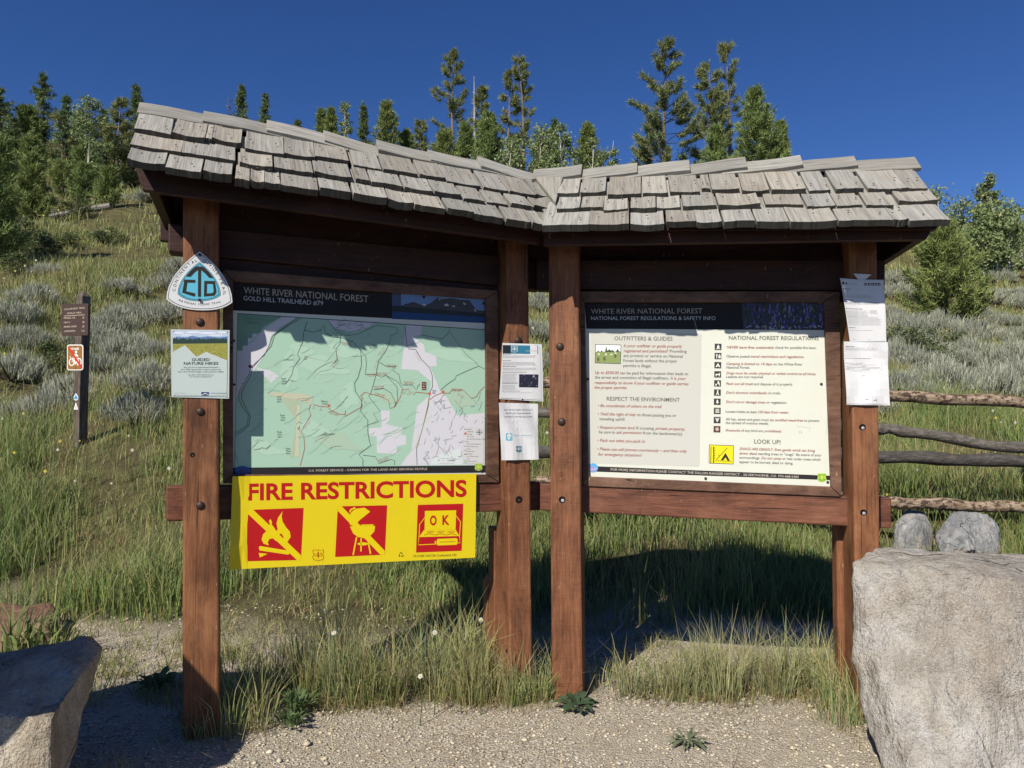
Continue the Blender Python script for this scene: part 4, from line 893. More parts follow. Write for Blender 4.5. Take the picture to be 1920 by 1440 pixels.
# ---- notices on the posts
def notice(name, label, cat, w, px, d, bow, base=PAPERM, nx=10, ny=8, sleeve=None):
    c = w.un(np.array([px[3][0]]), np.array([px[3][1]]), d); root = thing(name, label, cat, tuple(w.pt(c[0][0], d, c[1][0])))
    s = Sheet(w, d, bow)
    if sleeve:
        s2 = Sheet(w, d-.002, bow); slab(s2, sleeve, .0006, SLEEVE, root, 'plastic_sleeve', nx=nx, ny=ny)
    slab(s, px, .0008, base, root, 'sheet', nx=nx, ny=ny); return root, s
SLEEVE = dull_plastic('clear_plastic_sleeve', (.62, .64, .64), .2)
def lines(s, x0, y0, x1, y1, n, dx=0, col=(.26, .26, .26), wd=2.6, ragged=.0, seed=0):
    q = random.Random(seed)
    for k in range(n):
        f = k/max(n-1, 1); y = y0+(y1-y0)*f; xx = x0+dx*f; e = x1+dx*f-ragged*q.random()*(x1-x0); words = []; x = xx
        while x < e-3:
            L = q.uniform(6, 22); L = min(L, e-x); s.line('small_print', [(x, y), (x+L, y+.2)], wd, col, 7.4 if s.ox == 300 else 2); x += L+q.uniform(3, 5)
rt, S = notice('nature_hikes_poster', 'laminated guided nature hikes poster with meadow photo on left post', 'poster', LW, [(320, 617.5), (430.5, 619), (429.5, 747.5), (321.5, 744.5)], PD+.004, None, dull_plastic('laminated_pale_sheet', (.49, .565, .54), .28))
S.frame(300, 450, .20833)
S.poly('landscape_picture', [(116, 815), (608, 820), (606, 900), (115, 890)], (.45, .55, .70), 1)
for x, y, a, b in ((170, 835, 50, 9), (300, 830, 70, 8), (430, 838, 80, 9), (560, 832, 45, 8), (240, 855, 60, 6), (500, 858, 70, 6)): S.disc('landscape_picture', (x, y), a, b, (.72, .74, .78), 2)
S.poly('landscape_picture', [(115, 890), (160, 868), (220, 880), (290, 862), (360, 876), (430, 866), (520, 878), (606, 868), (606, 905), (115, 900)], (.12, .22, .42), 2)
tp = [(115, 892)]; q = random.Random(4)
for i in range(62): tp.append((116+i*7.9, (q.uniform(890, 905) if i % 2 else q.uniform(868, 885))))
tp += [(606, 860), (606, 945), (115, 945)]; S.poly('landscape_picture', tp, (.03, .055, .045), 3)
S.poly('landscape_picture', [(115, 935), (606, 930), (605, 1088), (115, 1010)], (.30, .30, .07), 4)
for i in range(190):
    x = q.uniform(120, 600); y = q.uniform(938, 1000+70*(x-115)/490); e = q.uniform(3, 8); S.poly('landscape_picture', [(x-e, y), (x, y-e*.7), (x+e, y), (x, y+e*.7)], q.choice([(.45, .35, .05), (.12, .20, .05), (.40, .15, .10), (.20, .30, .08), (.5, .45, .15)]), 5+.2*(i % 4))
S.poly('landscape_picture', [(115, 1010), (222, 950), (326, 1054), (415, 1010), (605, 1088), (601, 1408), (112, 1402)], (.49, .565, .54), 6.2)
S.line('landscape_picture', [(115, 1010), (222, 950), (326, 1054), (415, 1010), (605, 1088)], 5, (.6, .63, .63), 7)
DK = (.055, .075, .08)
S.text('lettering', 'GUIDED', 286, 1089, 448, 1089, 24, DK, bold=.03, layer=7.2); S.text('lettering', 'NATURE HIKES', 214, 1123, 527, 1123, 24, DK, bold=.03, layer=7.2)
for i, (tt, a, b) in enumerate((('Join one of our experienced Naturalists', 213, 527), ('for a FREE opportunity to explore nature and', 190, 545), ("learn about Breckenridge's unique plants & wildlife", 163, 572))): S.text('lettering', tt, a, 1151+20*i, b, 1152+20*i, 12, DK, bold=.008, layer=7.2)
S.text('lettering', 'Scan QR to VIEW BOOKINGS and', 254, 1219, 480, 1220, 11, DK, layer=7.2); S.text('lettering', 'for Schedule & Registration', 268, 1236, 466, 1236, 11, DK, layer=7.2)
S.poly('agency_mark', [(372, 1368), (442, 1370), (442, 1402), (372, 1402)], (.02, .05, .14), 7.2); S.poly('agency_mark', [(374, 1392), (408, 1376), (440, 1393), (440, 1399), (408, 1384), (374, 1399)], WHT, 8)
S.text('lettering', 'TOWN OF BRECKENRIDGE', 458, 1384, 606, 1386, 10, (.02, .05, .14), layer=7.2); lines(S, 130, 1378, 228, 1378, 1, col=(.2, .24, .26)); lines(S, 130, 1396, 350, 1398, 1, col=(.2, .24, .26)); lines(S, 458, 1398, 604, 1400, 1, col=(.25, .3, .34))
S.build(rt)
for x, y in ((325, 621), (426, 622), (425, 744), (326, 741)): dome(LW, x, y, PD+.006, 1.2, STEELM, rt, 'staple', .3)
rt, S = notice('forest_notice', 'laminated notice with blue header and small dark photo on inner left-bay post', 'notice', LW, [(945, 646), (1010, 649), (1013, 750), (938, 746)], PD+.004, lambda u, z: .012*np.clip((u-1.28)*6, 0, 1)**2+.0025*(1+np.sin(z*16)), sleeve=[(942, 643), (1014, 646), (1017, 753), (936, 748)])
S.frame(920, 620, .18056)
S.quad('header_band', [(126, 150), (482, 158), (482, 246), (124, 236)], (.03, .17, .26), 1, 4, 1); S.poly('header_band', [(124, 150), (205, 151), (203, 238), (122, 236)], (.02, .025, .03), 2)
shield(S, 243, 192, 70, (.05, .20, .28), WHT, 2); S.text('lettering', 'Forest Service', 405, 203, 472, 207, 9, WHT, layer=3); S.text('lettering', 'White River National Forest', 358, 215, 472, 219, 9, WHT, layer=3)
lines(S, 122, 245, 210, 245, 1, col=BLK, wd=4); lines(S, 122, 262, 460, 280, 3, 0, seed=1, ragged=.1); lines(S, 122, 312, 212, 312, 1, col=BLK, wd=4); lines(S, 122, 330, 470, 358, 4, seed=2, ragged=.1); lines(S, 121, 372, 258, 374, 1, col=BLK, wd=4); lines(S, 121, 390, 470, 410, 3, seed=3, ragged=.1); lines(S, 120, 432, 370, 436, 1, col=BLK, wd=4)
lines(S, 120, 450, 270, 525, 8, seed=4, ragged=.15); lines(S, 120, 540, 275, 550, 2, col=BLK, wd=3.5, seed=5); lines(S, 119, 568, 270, 610, 5, seed=6, ragged=.15); lines(S, 119, 627, 300, 630, 1, col=BLK, wd=4); lines(S, 132, 645, 425, 648, 1)
S.quad('dark_picture', [(290, 453), (484, 457), (482, 592), (290, 588)], (.02, .022, .04), 2, 4, 2)
for i in range(40): x = q.uniform(300, 470); y = q.uniform(460, 580); e = q.uniform(3, 9); S.poly('dark_picture', [(x, y-e), (x+e, y), (x, y+e), (x-e, y)], q.choice([(.05, .05, .09), (.18, .2, .3), (.03, .03, .03)]) if y > 500 or x < 390 else (.4, .43, .55), 3+.2*(i % 4))
S.build(rt); dome(LW, 980, 749, PD+.02, 1.5, BOLTM, rt, 'tack')
rt, S = notice('app_notice', 'creased white trail map notice below the blue-headed one on inner post', 'notice', LW, [(934, 755), (1007.5, 757), (1008.5, 861.5), (940.5, 863)], PD+.006, lambda u, z: .0045*(1+np.sin(u*55+3*np.sin(z*9)))+.002*(1+np.sin(z*30+u*20)))
S.frame(920, 620, .18056)
TQ = (.06, .10, .13)
for i, tt in enumerate(('SCAN THE QR CODE TO DOWNLOAD', 'THE OFFICIAL TRAIL MAP APP FOR', 'NAVIGATION ON THIS TRAIL SYSTEM')): S.text('lettering', tt, (132, 146, 137)[i], 828+36*i, (432, 421, 428)[i], 829+36*i, 13, TQ, layer=3)
q8 = [(152+a, 1062+b) for a, b in ((10, 0), (54, 0), (64, 10), (64, 70), (54, 80), (10, 80), (0, 70), (0, 10))]; S.poly('app_mark', q8, (.10, .42, .55), 3); S.disc('app_mark', (172, 1092), 11, 11, WHT, 4); S.disc('app_mark', (198, 1092), 11, 11, WHT, 4); S.line('app_mark', [(168, 1118), (185, 1126), (202, 1118)], 6, WHT, 4)
S.text('app_mark', 'Trail Explorer', 228, 1094, 418, 1092, 14, (.10, .42, .55), layer=3); shield(S, 285, 1228, 74, (.03, .16, .22), WHT, 3); S.build(rt)
for x, y in ((956, 757), (988, 758), (957, 861), (990, 861)): dome(LW, x, y, PD+.008, 1.2, STEELM, rt, 'staple', .3)
z0 = float(RW.un(np.array([1620.]), np.array([583.]), PD)[1][0])
rt, S = notice('permit_notice', 'curled white printed notice pinned high on the outer right-bay post', 'notice', RW, [(1573.5, 526), (1655, 527), (1659, 640), (1593, 641)], PD+.006, lambda u, z: .035*np.clip((1.31-u)*9, 0, 1)**1.5+.005*(1+np.sin(z*14)), sleeve=[(1572, 523.5), (1656.5, 525), (1661.5, 641), (1592, 642)])
S.frame(1560, 500, .19444)
for k, x in enumerate((310, 344, 377, 408, 440)): S.poly('pictogram', [(x, 159), (x+24, 160), (x+24, 184), (x, 184)], BLK, 2); S.poly('pictogram', [(x+6, 180), (x+12, 164), (x+19, 180)], (.7, .7, .7), 3)
S.poly('pictogram', [(84, 156), (106, 156), (106, 178), (84, 178)], BLK, 2); S.poly('pictogram', [(120, 158), (134, 158), (134, 178), (120, 178)], BLK, 2); lines(S, 142, 165, 240, 180, 2); lines(S, 90, 222, 178, 224, 1, col=BLK, wd=6)
lines(S, 90, 245, 150, 260, 2, seed=1); lines(S, 95, 278, 380, 300, 3, 6, seed=2, ragged=.1); lines(S, 105, 325, 200, 326, 1, col=BLK, wd=4); lines(S, 108, 348, 460, 365, 3, 4, seed=3, ragged=.1); lines(S, 118, 412, 292, 413, 1, col=BLK, wd=5); lines(S, 120, 430, 345, 486, 7, 12, seed=4, ragged=.2); lines(S, 360, 425, 440, 455, 4, seed=5, ragged=.3)
lines(S, 135, 490, 465, 565, 8, 14, seed=6, ragged=.1); lines(S, 155, 592, 225, 593, 1, col=BLK, wd=5); lines(S, 160, 617, 385, 620, 1); lines(S, 195, 702, 220, 702, 1); lines(S, 350, 706, 370, 706, 1)
S.build(rt)
rt, S = notice('blank_notice', 'crumpled white notice hanging lowest on the outer right-bay post', 'notice', RW, [(1581, 643), (1662, 644), (1665, 757.5), (1586, 757)], PD+.006, lambda u, z: .004*(1+np.sin(u*45+4*np.sin(z*11)))+.003*(1+np.sin(z*22))+.014*np.clip((1.30-u)*9, 0, 1)**1.5, sleeve=[(1580, 641), (1663.5, 642), (1667.5, 760), (1586, 759)])
S.frame(1560, 500, .19444)
lines(S, 124, 772, 212, 772, 1, col=BLK, wd=4); lines(S, 122, 786, 440, 806, 3, seed=2, ragged=.1); lines(S, 120, 887, 372, 888, 1, col=BLK, wd=3); S.line('small_print', [(122, 932), (468, 932)], 2.5, (.3, .3, .3), 2); lines(S, 190, 948, 420, 950, 1, col=(.4, .4, .4)); S.line('small_print', [(124, 960), (478, 960), (476, 992), (122, 988)], 2.5, (.25, .25, .25), 2, closed=True); lines(S, 135, 972, 460, 982, 2, seed=3); lines(S, 290, 1053, 318, 1053, 1, col=BLK, wd=4)
for a, b in (((310, 1278), (345, 1282)), ((390, 1288), (425, 1286)), ((420, 1272), (422, 1305)), ((200, 1288), (222, 1288))): S.line('small_print', [a, b], 4, (.25, .25, .25), 2)
S.line('small_print', [(405, 770), (408, 880), (398, 905)], 6, (.6, .6, .6), 2); S.build(rt)
u_, z_ = RW.un(np.array([1600., 1620, 1634, 1622, 1612]), np.array([513., 514, 515, 524, 528]), PD+.002)
m = MB(); m.prism(RW.pt(u_, PD+.004, z_), RW.pt(u_, PD+.002, z_), (.6, .6, .6)); o = recalc(link('torn_paper', m.mesh('torn_paper'), PAPERM)); tag(o, 'torn scrap of white paper stapled above the curled notice', 'paper scrap')
# ------------------------------------------------------------------ rocks
def at(px, py, Y):
    r = ray(px, py); p = r*(Y/r[1]); return (p[0], p[1], p[2]+CAMZ)
def boulder(name, label, pts, material, seed, cuts=4, amp=.035, smooth=2, detail=.012, fl=.5, bev=0):
    bm = bmesh.new()
    for p in pts: bm.verts.new(p)
    r = bmesh.ops.convex_hull(bm, input=bm.verts)
    bmesh.ops.delete(bm, geom=[g for g in r['geom_interior'] if isinstance(g, bmesh.types.BMVert)], context='VERTS')
    if bev: bmesh.ops.bevel(bm, geom=list(bm.edges), offset=bev, segments=2, profile=.6, affect='EDGES', clamp_overlap=True)
    bmesh.ops.triangulate(bm, faces=bm.faces)
    for k in range(cuts):
        bmesh.ops.subdivide_edges(bm, edges=[e for e in bm.edges if e.calc_length() > .035], cuts=1, use_grid_fill=True)
        bmesh.ops.triangulate(bm, faces=bm.faces)
        if k < smooth: bmesh.ops.smooth_vert(bm, verts=bm.verts, factor=fl, use_axis_x=True, use_axis_y=True, use_axis_z=True)
    bm.normal_update(); off = Vector((seed*7.1, seed*3.3, seed))
    for v in bm.verts:
        p = v.co+off; n = mnoise.fractal(p*2.2, 1.0, 2.1, 4)*amp+mnoise.ridged_multi_fractal(p*5, 1, 2, 4, 1, 2)*detail*.6+mnoise.noise(p*22)*detail*.3-(mnoise.voronoi(p*3.1)[0][0]-.35)*detail*2.2
        v.co += v.normal*n
    me = bpy.data.meshes.new(name); bm.to_mesh(me); bm.free()
    o = link(name, me, material, smooth=True); recalc(o); return tag(o, label, 'boulder')
boulder('boulder', 'huge pale grey boulder standing against the outer right post', [at(1640, 1024, 3.45), at(1790, 1030, 3.6), at(2000, 1052, 3.9), at(1598, 1058, 3.28), at(1740, 1095, 3.12), at(1925, 1098, 3.0), at(2250, 1100, 3.2), at(1601, 1250, 3.2), at(1622, 1350, 3.12), at(1690, 1412, 3.05), at(1716, 1450, 3.0), at(1760, 1580, 2.75), at(2250, 1640, 2.7), at(1640, 1330, 3.42), at(2250, 1250, 4.3), at(1850, 1290, 4.0)], GRANITE, 3, cuts=5, amp=.03, smooth=0, detail=.016, bev=.035)
boulder('boulder', 'tan angular boulder with shaded top at the lower left, its right end jutting out', [at(163, 1204, 3.0), at(180, 1222, 2.95), at(60, 1212, 3.1), at(-150, 1232, 3.1), at(-150, 1310, 2.5), at(95, 1350, 2.5), at(152, 1290, 2.85), at(135, 1345, 2.8), at(112, 1400, 2.72), at(122, 1465, 2.62), at(95, 1620, 2.45), at(-250, 1650, 2.35), at(130, 1350, 3.0), at(-150, 1400, 3.2)], TAN, 5, cuts=5, amp=.022, smooth=0, detail=.016)
boulder('boulder', 'low reddish rock at the left edge behind the tan boulder', [at(-120, 1142, 5.0), at(95, 1136, 5.0), at(118, 1160, 4.85), at(112, 1215, 4.6), at(90, 1232, 4.5), at(-120, 1240, 4.4), at(-120, 1165, 4.6), at(80, 1165, 4.6), at(110, 1200, 5.1)], REDROCK, 8, cuts=5, amp=.03, detail=.02, smooth=0, bev=.03)
g1_ = ground_at(1715, 1045); Yg = g1_[1]
boulder('boulder', 'rounded grey rock half hidden by grass under the log fence, next to the kiosk post', [at(1676, 985, Yg), at(1698, 956, Yg+.1), at(1732, 960, Yg+.1), at(1752, 1000, Yg), at(1750, 1050, Yg-.1), at(1674, 1055, Yg-.1), at(1680, 1040, Yg+.35), at(1745, 1040, Yg+.35), at(1712, 995, Yg-.15)], BLUEROCK, 11, cuts=5, amp=.02, smooth=0, bev=.03)
g2_ = ground_at(1810, 1070); Yg = g2_[1]
boulder('boulder', 'blue-grey veined rock in the open under the log fence', [at(1754, 1000, Yg), at(1790, 958, Yg+.1), at(1852, 960, Yg+.12), at(1874, 988, Yg+.05), at(1872, 1038, Yg-.1), at(1840, 1085, Yg-.2), at(1770, 1062, Yg-.15), at(1800, 1020, Yg-.2), at(1765, 1030, Yg+.4), at(1860, 1040, Yg+.4)], BLUEROCK, 14, cuts=5, amp=.025, detail=.02, smooth=0, bev=.03)
caster_outline = [(-3.09, 2.17), (-2.54, 2.17), (-1.87, 1.26), (-2.02, 1.02), (-2.5, .3), (-2.7, -.1), (-3.4, -.1), (-3.5, 1.2)]  # unseen caster, added and shaped to throw the lower-left shadow
boulder('boulder', 'unseen boulder-shaped shadow caster added beyond the left edge to shade the left post', [(x, 1.9+dy, z) for x, z in caster_outline for dy in (-.06, .12)], TAN, 21, cuts=4, amp=.0, smooth=0, detail=.008)

# ------------------------------------------------------------------ log fence
FW = Wing((0.0, 6.75), (6.0, 6.55))
fx0 = FW.un(np.array([1590.]), np.array([900.]), 0)[0][0]
def fence_mat(name, a, b, c, spots):
    m = mat(name, rough=.9, spec=.1); t = NT(m); v = t.coord((1.2, 6, 6)); n = t.noise(v, 5, 5, .7); s = t.noise(t.coord((9, 14, 14)), 2.2, 4, .6)
    col = t.ramp(n, [(.3, a), (.5, b), (.7, c)]); col = t.mix(t.math('MULTIPLY', t.ramp(s, [(.5, (0, 0, 0)), (.56, (1, 1, 1))]), spots), col, (.045, .03, .022))
    t.col(col); t.bump(t.math('ADD', n, s), .7, .02); return m
FENCE1 = fence_mat('peeling_bark_log', (.13, .09, .06), (.27, .20, .14), (.42, .34, .26), .85)
FENCE2 = fence_mat('grey_fence_log', (.07, .065, .06), (.13, .12, .105), (.22, .19, .16), .4)
FENCE3 = fence_mat('dark_fence_log', (.035, .033, .032), (.075, .07, .066), (.14, .125, .11), .3)
FP = FW.pt(fx0, 0, 0.0); FP[2] = float(th(FP[0], FP[1]))
FEN = thing('log_fence', 'rustic fence of round log rails running behind the right bay', 'fence', tuple(FP))
def rail(px, r, m_, lab=None):
    px = np.array(px, float); q = np.linspace(0, 1, 22); P_ = np.stack([np.interp(q, np.linspace(0, 1, len(px)), px[:, k]) for k in (0, 1)], 1)
    u, z = FW.un(P_[:, 0], P_[:, 1], .11); m = MB(); w_ = FW.pt(u, .11, z); w_[:, 2] += .008*np.sin(np.arange(22)*1.3+px[0, 1]); m.tube(w_, r*(1+.10*np.sin(np.arange(22)*1.7+px[0, 1])+.03*np.sin(np.arange(22)*4.1+px[0, 0])), 12)
    o = recalc(link('rail', m.mesh('rail'), m_, FEN, smooth=True))
rail([(1000, 715), (1665, 743), (1990, 757)], .052, FENCE1); rail([(1000, 771), (1648, 803), (1700, 809), (1880, 838), (1990, 846)], .048, FENCE2)
rail([(1000, 846), (1650, 856), (1990, 868)], .056, FENCE3); rail([(1640, 940), (1690, 943), (1990, 955)], .05, FENCE1); rail([(1000, 905), (1640, 938)], .055, FENCE1)
for px in (1062, 1592, 1945):
    u, z = FW.un(np.array([px]), np.array([690.]), 0); w_ = FW.pt(u[0], -.02, 0); z0 = float(th(w_[0], w_[1])); m = MB()
    m.tube([FW.pt(u[0], -.02, z0-.3), FW.pt(u[0], -.02, z0+.7), FW.pt(u[0]+.01, -.02, z0+1.45)], [.085, .08, .075], 12); recalc(link('fence_post', m.mesh('fence_post'), FENCE2, FEN, smooth=True))

# ------------------------------------------------------------------ trail sign post on the slope
sx, sy, sz = ground_at(150, 835)
SP = thing('trail_sign_post', 'weathered square wooden post standing alone on the grassy slope left of the kiosk', 'sign post', (sx, sy, sz))
ang = math.atan2(-.45, -.9); n1 = np.array([-.447, -.894]); e1 = np.array([.894, -.447])     # n1 faces the sun, e1 runs along the signs
SGW = Wing((sx-e1[0]*2, sy-e1[1]*2), (sx+e1[0], sy+e1[1]))
hh_ = float(SGW.un(np.array([150.]), np.array([548.]), 0)[1][0])
m = MB(); half = .05; c0 = np.array([sx, sy]); ring = [c0+a*half*n1+b*half*e1 for a, b in ((1, -1), (1, 1), (-1, 1), (-1, -1))]
V_ = [(*p, sz-.4) for p in ring]+[(*p, hh_-.05) for p in ring]+[(*(c0+(p-c0)*.3), hh_) for p in ring]
m.add(V_, [(3, 2, 1, 0), (8, 9, 10, 11)]+[(i+4*k, (i+1) % 4+4*k, (i+1) % 4+4*k+4, i+4*k+4) for k in (0, 1) for i in range(4)])
SPM = wood('weathered_sign_post_wood', (8, 8, .6), (.04, .03, .022), (.115, .088, .066), (.22, .175, .135))
recalc(link('post', m.mesh('post'), SPM, SP, .006))
def sgn(name, label, px, thick, base, d=.053):
    s = Sheet(SGW, d); c = SGW.un(np.array([px[0][0]]), np.array([px[0][1]]), d); rt = thing(name, label, 'sign', tuple(SGW.pt(c[0][0], d, c[1][0])))
    slab(s, px, thick, base, rt, 'sign_plate', bevel=.002); return rt, s
def rrect(x0, y0, x1, y1, r, dy=0): return [(x+rx, y+ry+(x-x0)/(x1-x0)*dy) for x, y, L in ((x0, y0, [(0, r), (r*.3, r*.3), (r, 0)]), (x1, y0, [(-r, 0), (-r*.3, r*.3), (0, r)]), (x1, y1, [(0, -r), (-r*.3, -r*.3), (-r, 0)]), (x0, y1, [(r, 0), (r*.3, -r*.3), (0, -r)])) for rx, ry in L]
BRN = flat('brown_sign_board', (.058, .034, .026), .6); rt, S = sgn('trail_distance_sign', 'brown routed trail sign with pale lettering at the top of the slope post', rrect(115.5, 569.5, 165, 629.5, 2.5, -.5), .012, BRN)
CRM = (.50, .42, .33)
S.frame(100, 520, .2222)
for tt, x0, y0, x1, y1 in (('COLORADO TRAIL', 92, 277, 268, 262), ('GOLD HILL', 116, 310, 240, 302), ('PEAKS TR', 90, 350, 186, 348), ('2', 244, 347, 262, 346), ('HWY 9', 90, 388, 140, 387), ('3', 244, 385, 262, 384), ('MINERS CREEK', 90, 424, 198, 420), ('5', 244, 421, 262, 420), ('COPPER MTN', 90, 462, 184, 458), ('12', 240, 458, 264, 457)): S.text('lettering', tt, x0, y0, x1, y1, 13, CRM, bold=.005)
S.line('lettering', [(92, 326), (266, 316)], 4, CRM); S.build(rt)
rt, S = sgn('no_bicycles_sign', 'small brown and white no bicycles sign with red slash on the slope post', rrect(125.5, 646, 156, 694.5, 4), .004, flat('white_sign_aluminium', (.72, .72, .70), .4))
S.poly('brown_field', rrect(127, 647.8, 154.5, 692.7, 3), (.27, .13, .04), 1); S.frame(100, 520, .2222); WW = (.75, .74, .70)
S.text('lettering', 'NO BIKES', 148, 612, 216, 611, 17, WW, bold=.03)
for c in ((155, 716), (216, 712)): S.line('bicycle_picture', [(c[0]+20*math.cos(k*.4488), c[1]+28*math.sin(k*.4488)) for k in range(15)], 8, WW, 3)
S.disc('bicycle_picture', (193, 630), 9, 12, WW, 3); S.poly('bicycle_picture', [(180, 648), (193, 644), (212, 662), (209, 670), (192, 664), (186, 690), (172, 688)], WW, 3); S.line('bicycle_picture', [(172, 688), (186, 720), (182, 736)], 9, WW, 3); S.line('bicycle_picture', [(140, 668), (155, 690), (170, 676)], 6, WW, 3); S.line('bicycle_picture', [(155, 716), (175, 690), (205, 680), (216, 712)], 5, WW, 3)
S.line('red_slash', [(130, 590), (240, 765)], 17, (.55, .035, .02), 5); S.build(rt)
for c in ((141, 651), (141.5, 690)): dome(SGW, c[0], c[1], .055, .9, BOLTM, rt, 'screw')
rt, S = sgn('blue_trail_marker', 'tiny white marker with a blue triangle on the slope post', [(142.3, 737), (146, 743), (146.3, 749), (142.2, 751.5), (138.3, 749), (138.2, 743)], .002, flat('white_marker', (.72, .72, .72), .4))
S.poly('blue_field', [(142.3, 739.5), (145.2, 745), (145, 748.8), (139.5, 748.8), (139.3, 745)], (.05, .25, .45), 2); S.build(rt)
rt, S = sgn('white_trail_marker', 'tiny plain white triangular marker just below the blue one', [(142, 754), (146.6, 768), (138, 768)], .002, flat('white_marker_plate', (.72, .72, .72), .4))
S.line('black_picture', [(141, 760), (143.5, 763), (140.5, 765), (144, 766)], .7, BLK, 2); S.build(rt)

# ------------------------------------------------------------------ blades: the one builder behind grass, sage and needles
def blade_arrays(P_, H, Wd, az, lean, c0, c1, droop=None):
    n = len(P_); dv = np.stack([np.cos(az), np.sin(az), np.zeros(n)], 1); th2 = rng.uniform(0, 6.283, n); sd = np.stack([np.cos(th2), np.sin(th2), np.zeros(n)], 1)*Wd[:, None]/2
    up = np.array([0, 0, 1.]); mid = P_+dv*(lean*H*.28)[:, None]+up*(H*.56)[:, None]; tz = H*np.sqrt(np.maximum(.05, 1-lean**2*.8)); tip = P_+dv*(lean*H)[:, None]+up*tz[:, None]
    V_ = np.stack([P_-sd, P_+sd, mid-sd*.8, mid+sd*.8, tip], 1).reshape(-1, 3)
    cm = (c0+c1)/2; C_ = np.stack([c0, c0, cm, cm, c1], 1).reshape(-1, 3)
    b = np.arange(n)[:, None]*5; L_ = (b+np.array([0, 1, 3, 2, 2, 3, 4])).ravel(); st = (np.arange(n)[:, None]*7+np.array([0, 4])).ravel()
    return V_, L_, st, C_
def blade_mesh(name, *a): return fast_mesh(name, *blade_arrays(*a))
def stuff(name, me, m_):
    return tag(link(name, me, m_), kind='stuff')
def pick(pal, n):
    pal = np.array(pal); c = pal[rng.integers(0, len(pal), n)]; return c*rng.uniform(.75, 1.25, (n, 1))
GRASS = [(.20, .27, .075), (.24, .30, .09), (.16, .235, .065), (.29, .32, .11), (.34, .34, .14)]
LUSH = [(.14, .225, .055), (.165, .25, .06), (.115, .20, .055), (.21, .27, .085)]
DRY = [(.44, .35, .18), (.50, .41, .23), (.38, .31, .15), (.32, .28, .12)]
BLUEG = [(.22, .275, .135), (.26, .30, .155), (.185, .245, .115), (.32, .335, .18)]
def tufts(centers, nb, h, spread, lean, w, pal, palt, dryf, seed_spike=.0):
    Ps, Hs, Ws, az, ln, c0, c1 = [], [], [], [], [], [], []
    for (x, y), n, hh, sp_ in zip(centers, nb, h, spread):
        n = int(n); r = sp_*np.sqrt(rng.random(n)); a = rng.uniform(0, 6.283, n); X = x+r*np.cos(a); Y = y+r*np.sin(a)*.8
        Ps.append(np.stack([X, Y, th(X, Y)-.01], 1)); Hs.append(hh*rng.uniform(.45, 1.1, n)*(1-.25*(r/sp_)**2)); Ws.append(np.full(n, w)*rng.uniform(.6, 1.3, n)); az.append(a+rng.normal(0, .8, n)); ln.append(np.clip(rng.normal(lean, .18, n)+.25*(r/sp_), 0, .98))
        cc = pick(pal, n); ct = pick(palt, n); dr = rng.random(n) < dryf; cc[dr] = pick(DRY, dr.sum()); ct[dr] = pick(DRY, dr.sum()); c0.append(cc*.95); c1.append(ct)
    cat = lambda q: np.concatenate(q); return blade_arrays(cat(Ps), cat(Hs), cat(Ws), cat(az), cat(ln), cat(c0), cat(c1))
def join(parts):
    V_, L_, S_, C_ = [], [], [], []; vo = lo = 0
    for v, l, s, c in parts: V_.append(v); L_.append(l+vo); S_.append(s+lo); C_.append(c); vo += len(v); lo += len(l)
    return np.concatenate(V_), np.concatenate(L_), np.concatenate(S_), np.concatenate(C_)
# foreground tufts by the posts
FT = [(352, 1396, 26, .16), (425, 1392, 60, .24), (445, 1372, 60, .28), (330, 1368, 24, .15), (395, 1345, 60, .26), (430, 1325, 90, .34), (470, 1335, 80, .33), (510, 1330, 90, .38), (545, 1320, 60, .30), (590, 1330, 150, .45), (625, 1325, 170, .48), (660, 1330, 190, .5), (695, 1328, 190, .5), (725, 1335, 120, .42), (770, 1315, 60, .30), (820, 1320, 130, .42), (850, 1325, 150, .46), (880, 1330, 150, .44), (915, 1325, 140, .42), (945, 1320, 120, .38), (975, 1325, 130, .34), (1010, 1322, 110, .30), (1045, 1318, 70, .22), (1130, 1305, 40, .20), (1170, 1290, 60, .28), (1215, 1305, 80, .26), (1255, 1315, 110, .30), (1290, 1320, 130, .32), (1335, 1320, 130, .32), (1375, 1325, 160, .42), (1415, 1318, 150, .40), (1455, 1310, 140, .36), (1495, 1308, 140, .34), (1530, 1310, 140, .34), (1565, 1315, 130, .34), (1590, 1330, 110, .36), (1610, 1350, 120, .34), (1632, 1378, 110, .30),
      (520, 1290, 60, .3), (610, 1285, 110, .4), (690, 1290, 110, .42), (840, 1290, 90, .4), (900, 1285, 100, .4), (1300, 1285, 70, .3), (1420, 1285, 80, .3), (1510, 1285, 80, .3)]
parts = []
cs = [ground_at(x, y)[:2] for x, y, n, h in FT]
palmix = [GRASS if x < 1100 else BLUEG for x, y, n, h in FT]
for ti, (c, (x, y, n, h), pal) in enumerate(zip(cs, FT, palmix)):
    for sub in range(3):                                        # each clump is a few tussocks of their own tint, height and lean
        cx_, cy_ = c[0]+rng.normal(0, .075), c[1]+abs(rng.normal(0, .10)); tint = rng.uniform(.8, 1.3)*np.array([rng.uniform(.9, 1.15), 1, rng.uniform(.8, 1.2)]); hh = h*rng.uniform(.5, 1.4)
        p2 = np.array(pal)*tint; t2 = np.array([(.37, .39, .17), (.46, .45, .24), (.29, .35, .15)])*tint
        parts.append(tufts([(cx_, cy_)], [n*.5], [hh], [rng.uniform(.035, .075)], rng.uniform(.12, .34), .0042, p2, t2, rng.uniform(.05, .3)))
        parts.append(tufts([(cx_, cy_-.02)], [n*.32], [.12], [.13], .85, .0034, DRY, DRY, .85))
    parts.append(tufts([c], [n*.10+3], [h*1.35], [.14], .22, .0028, GRASS, DRY, .3))
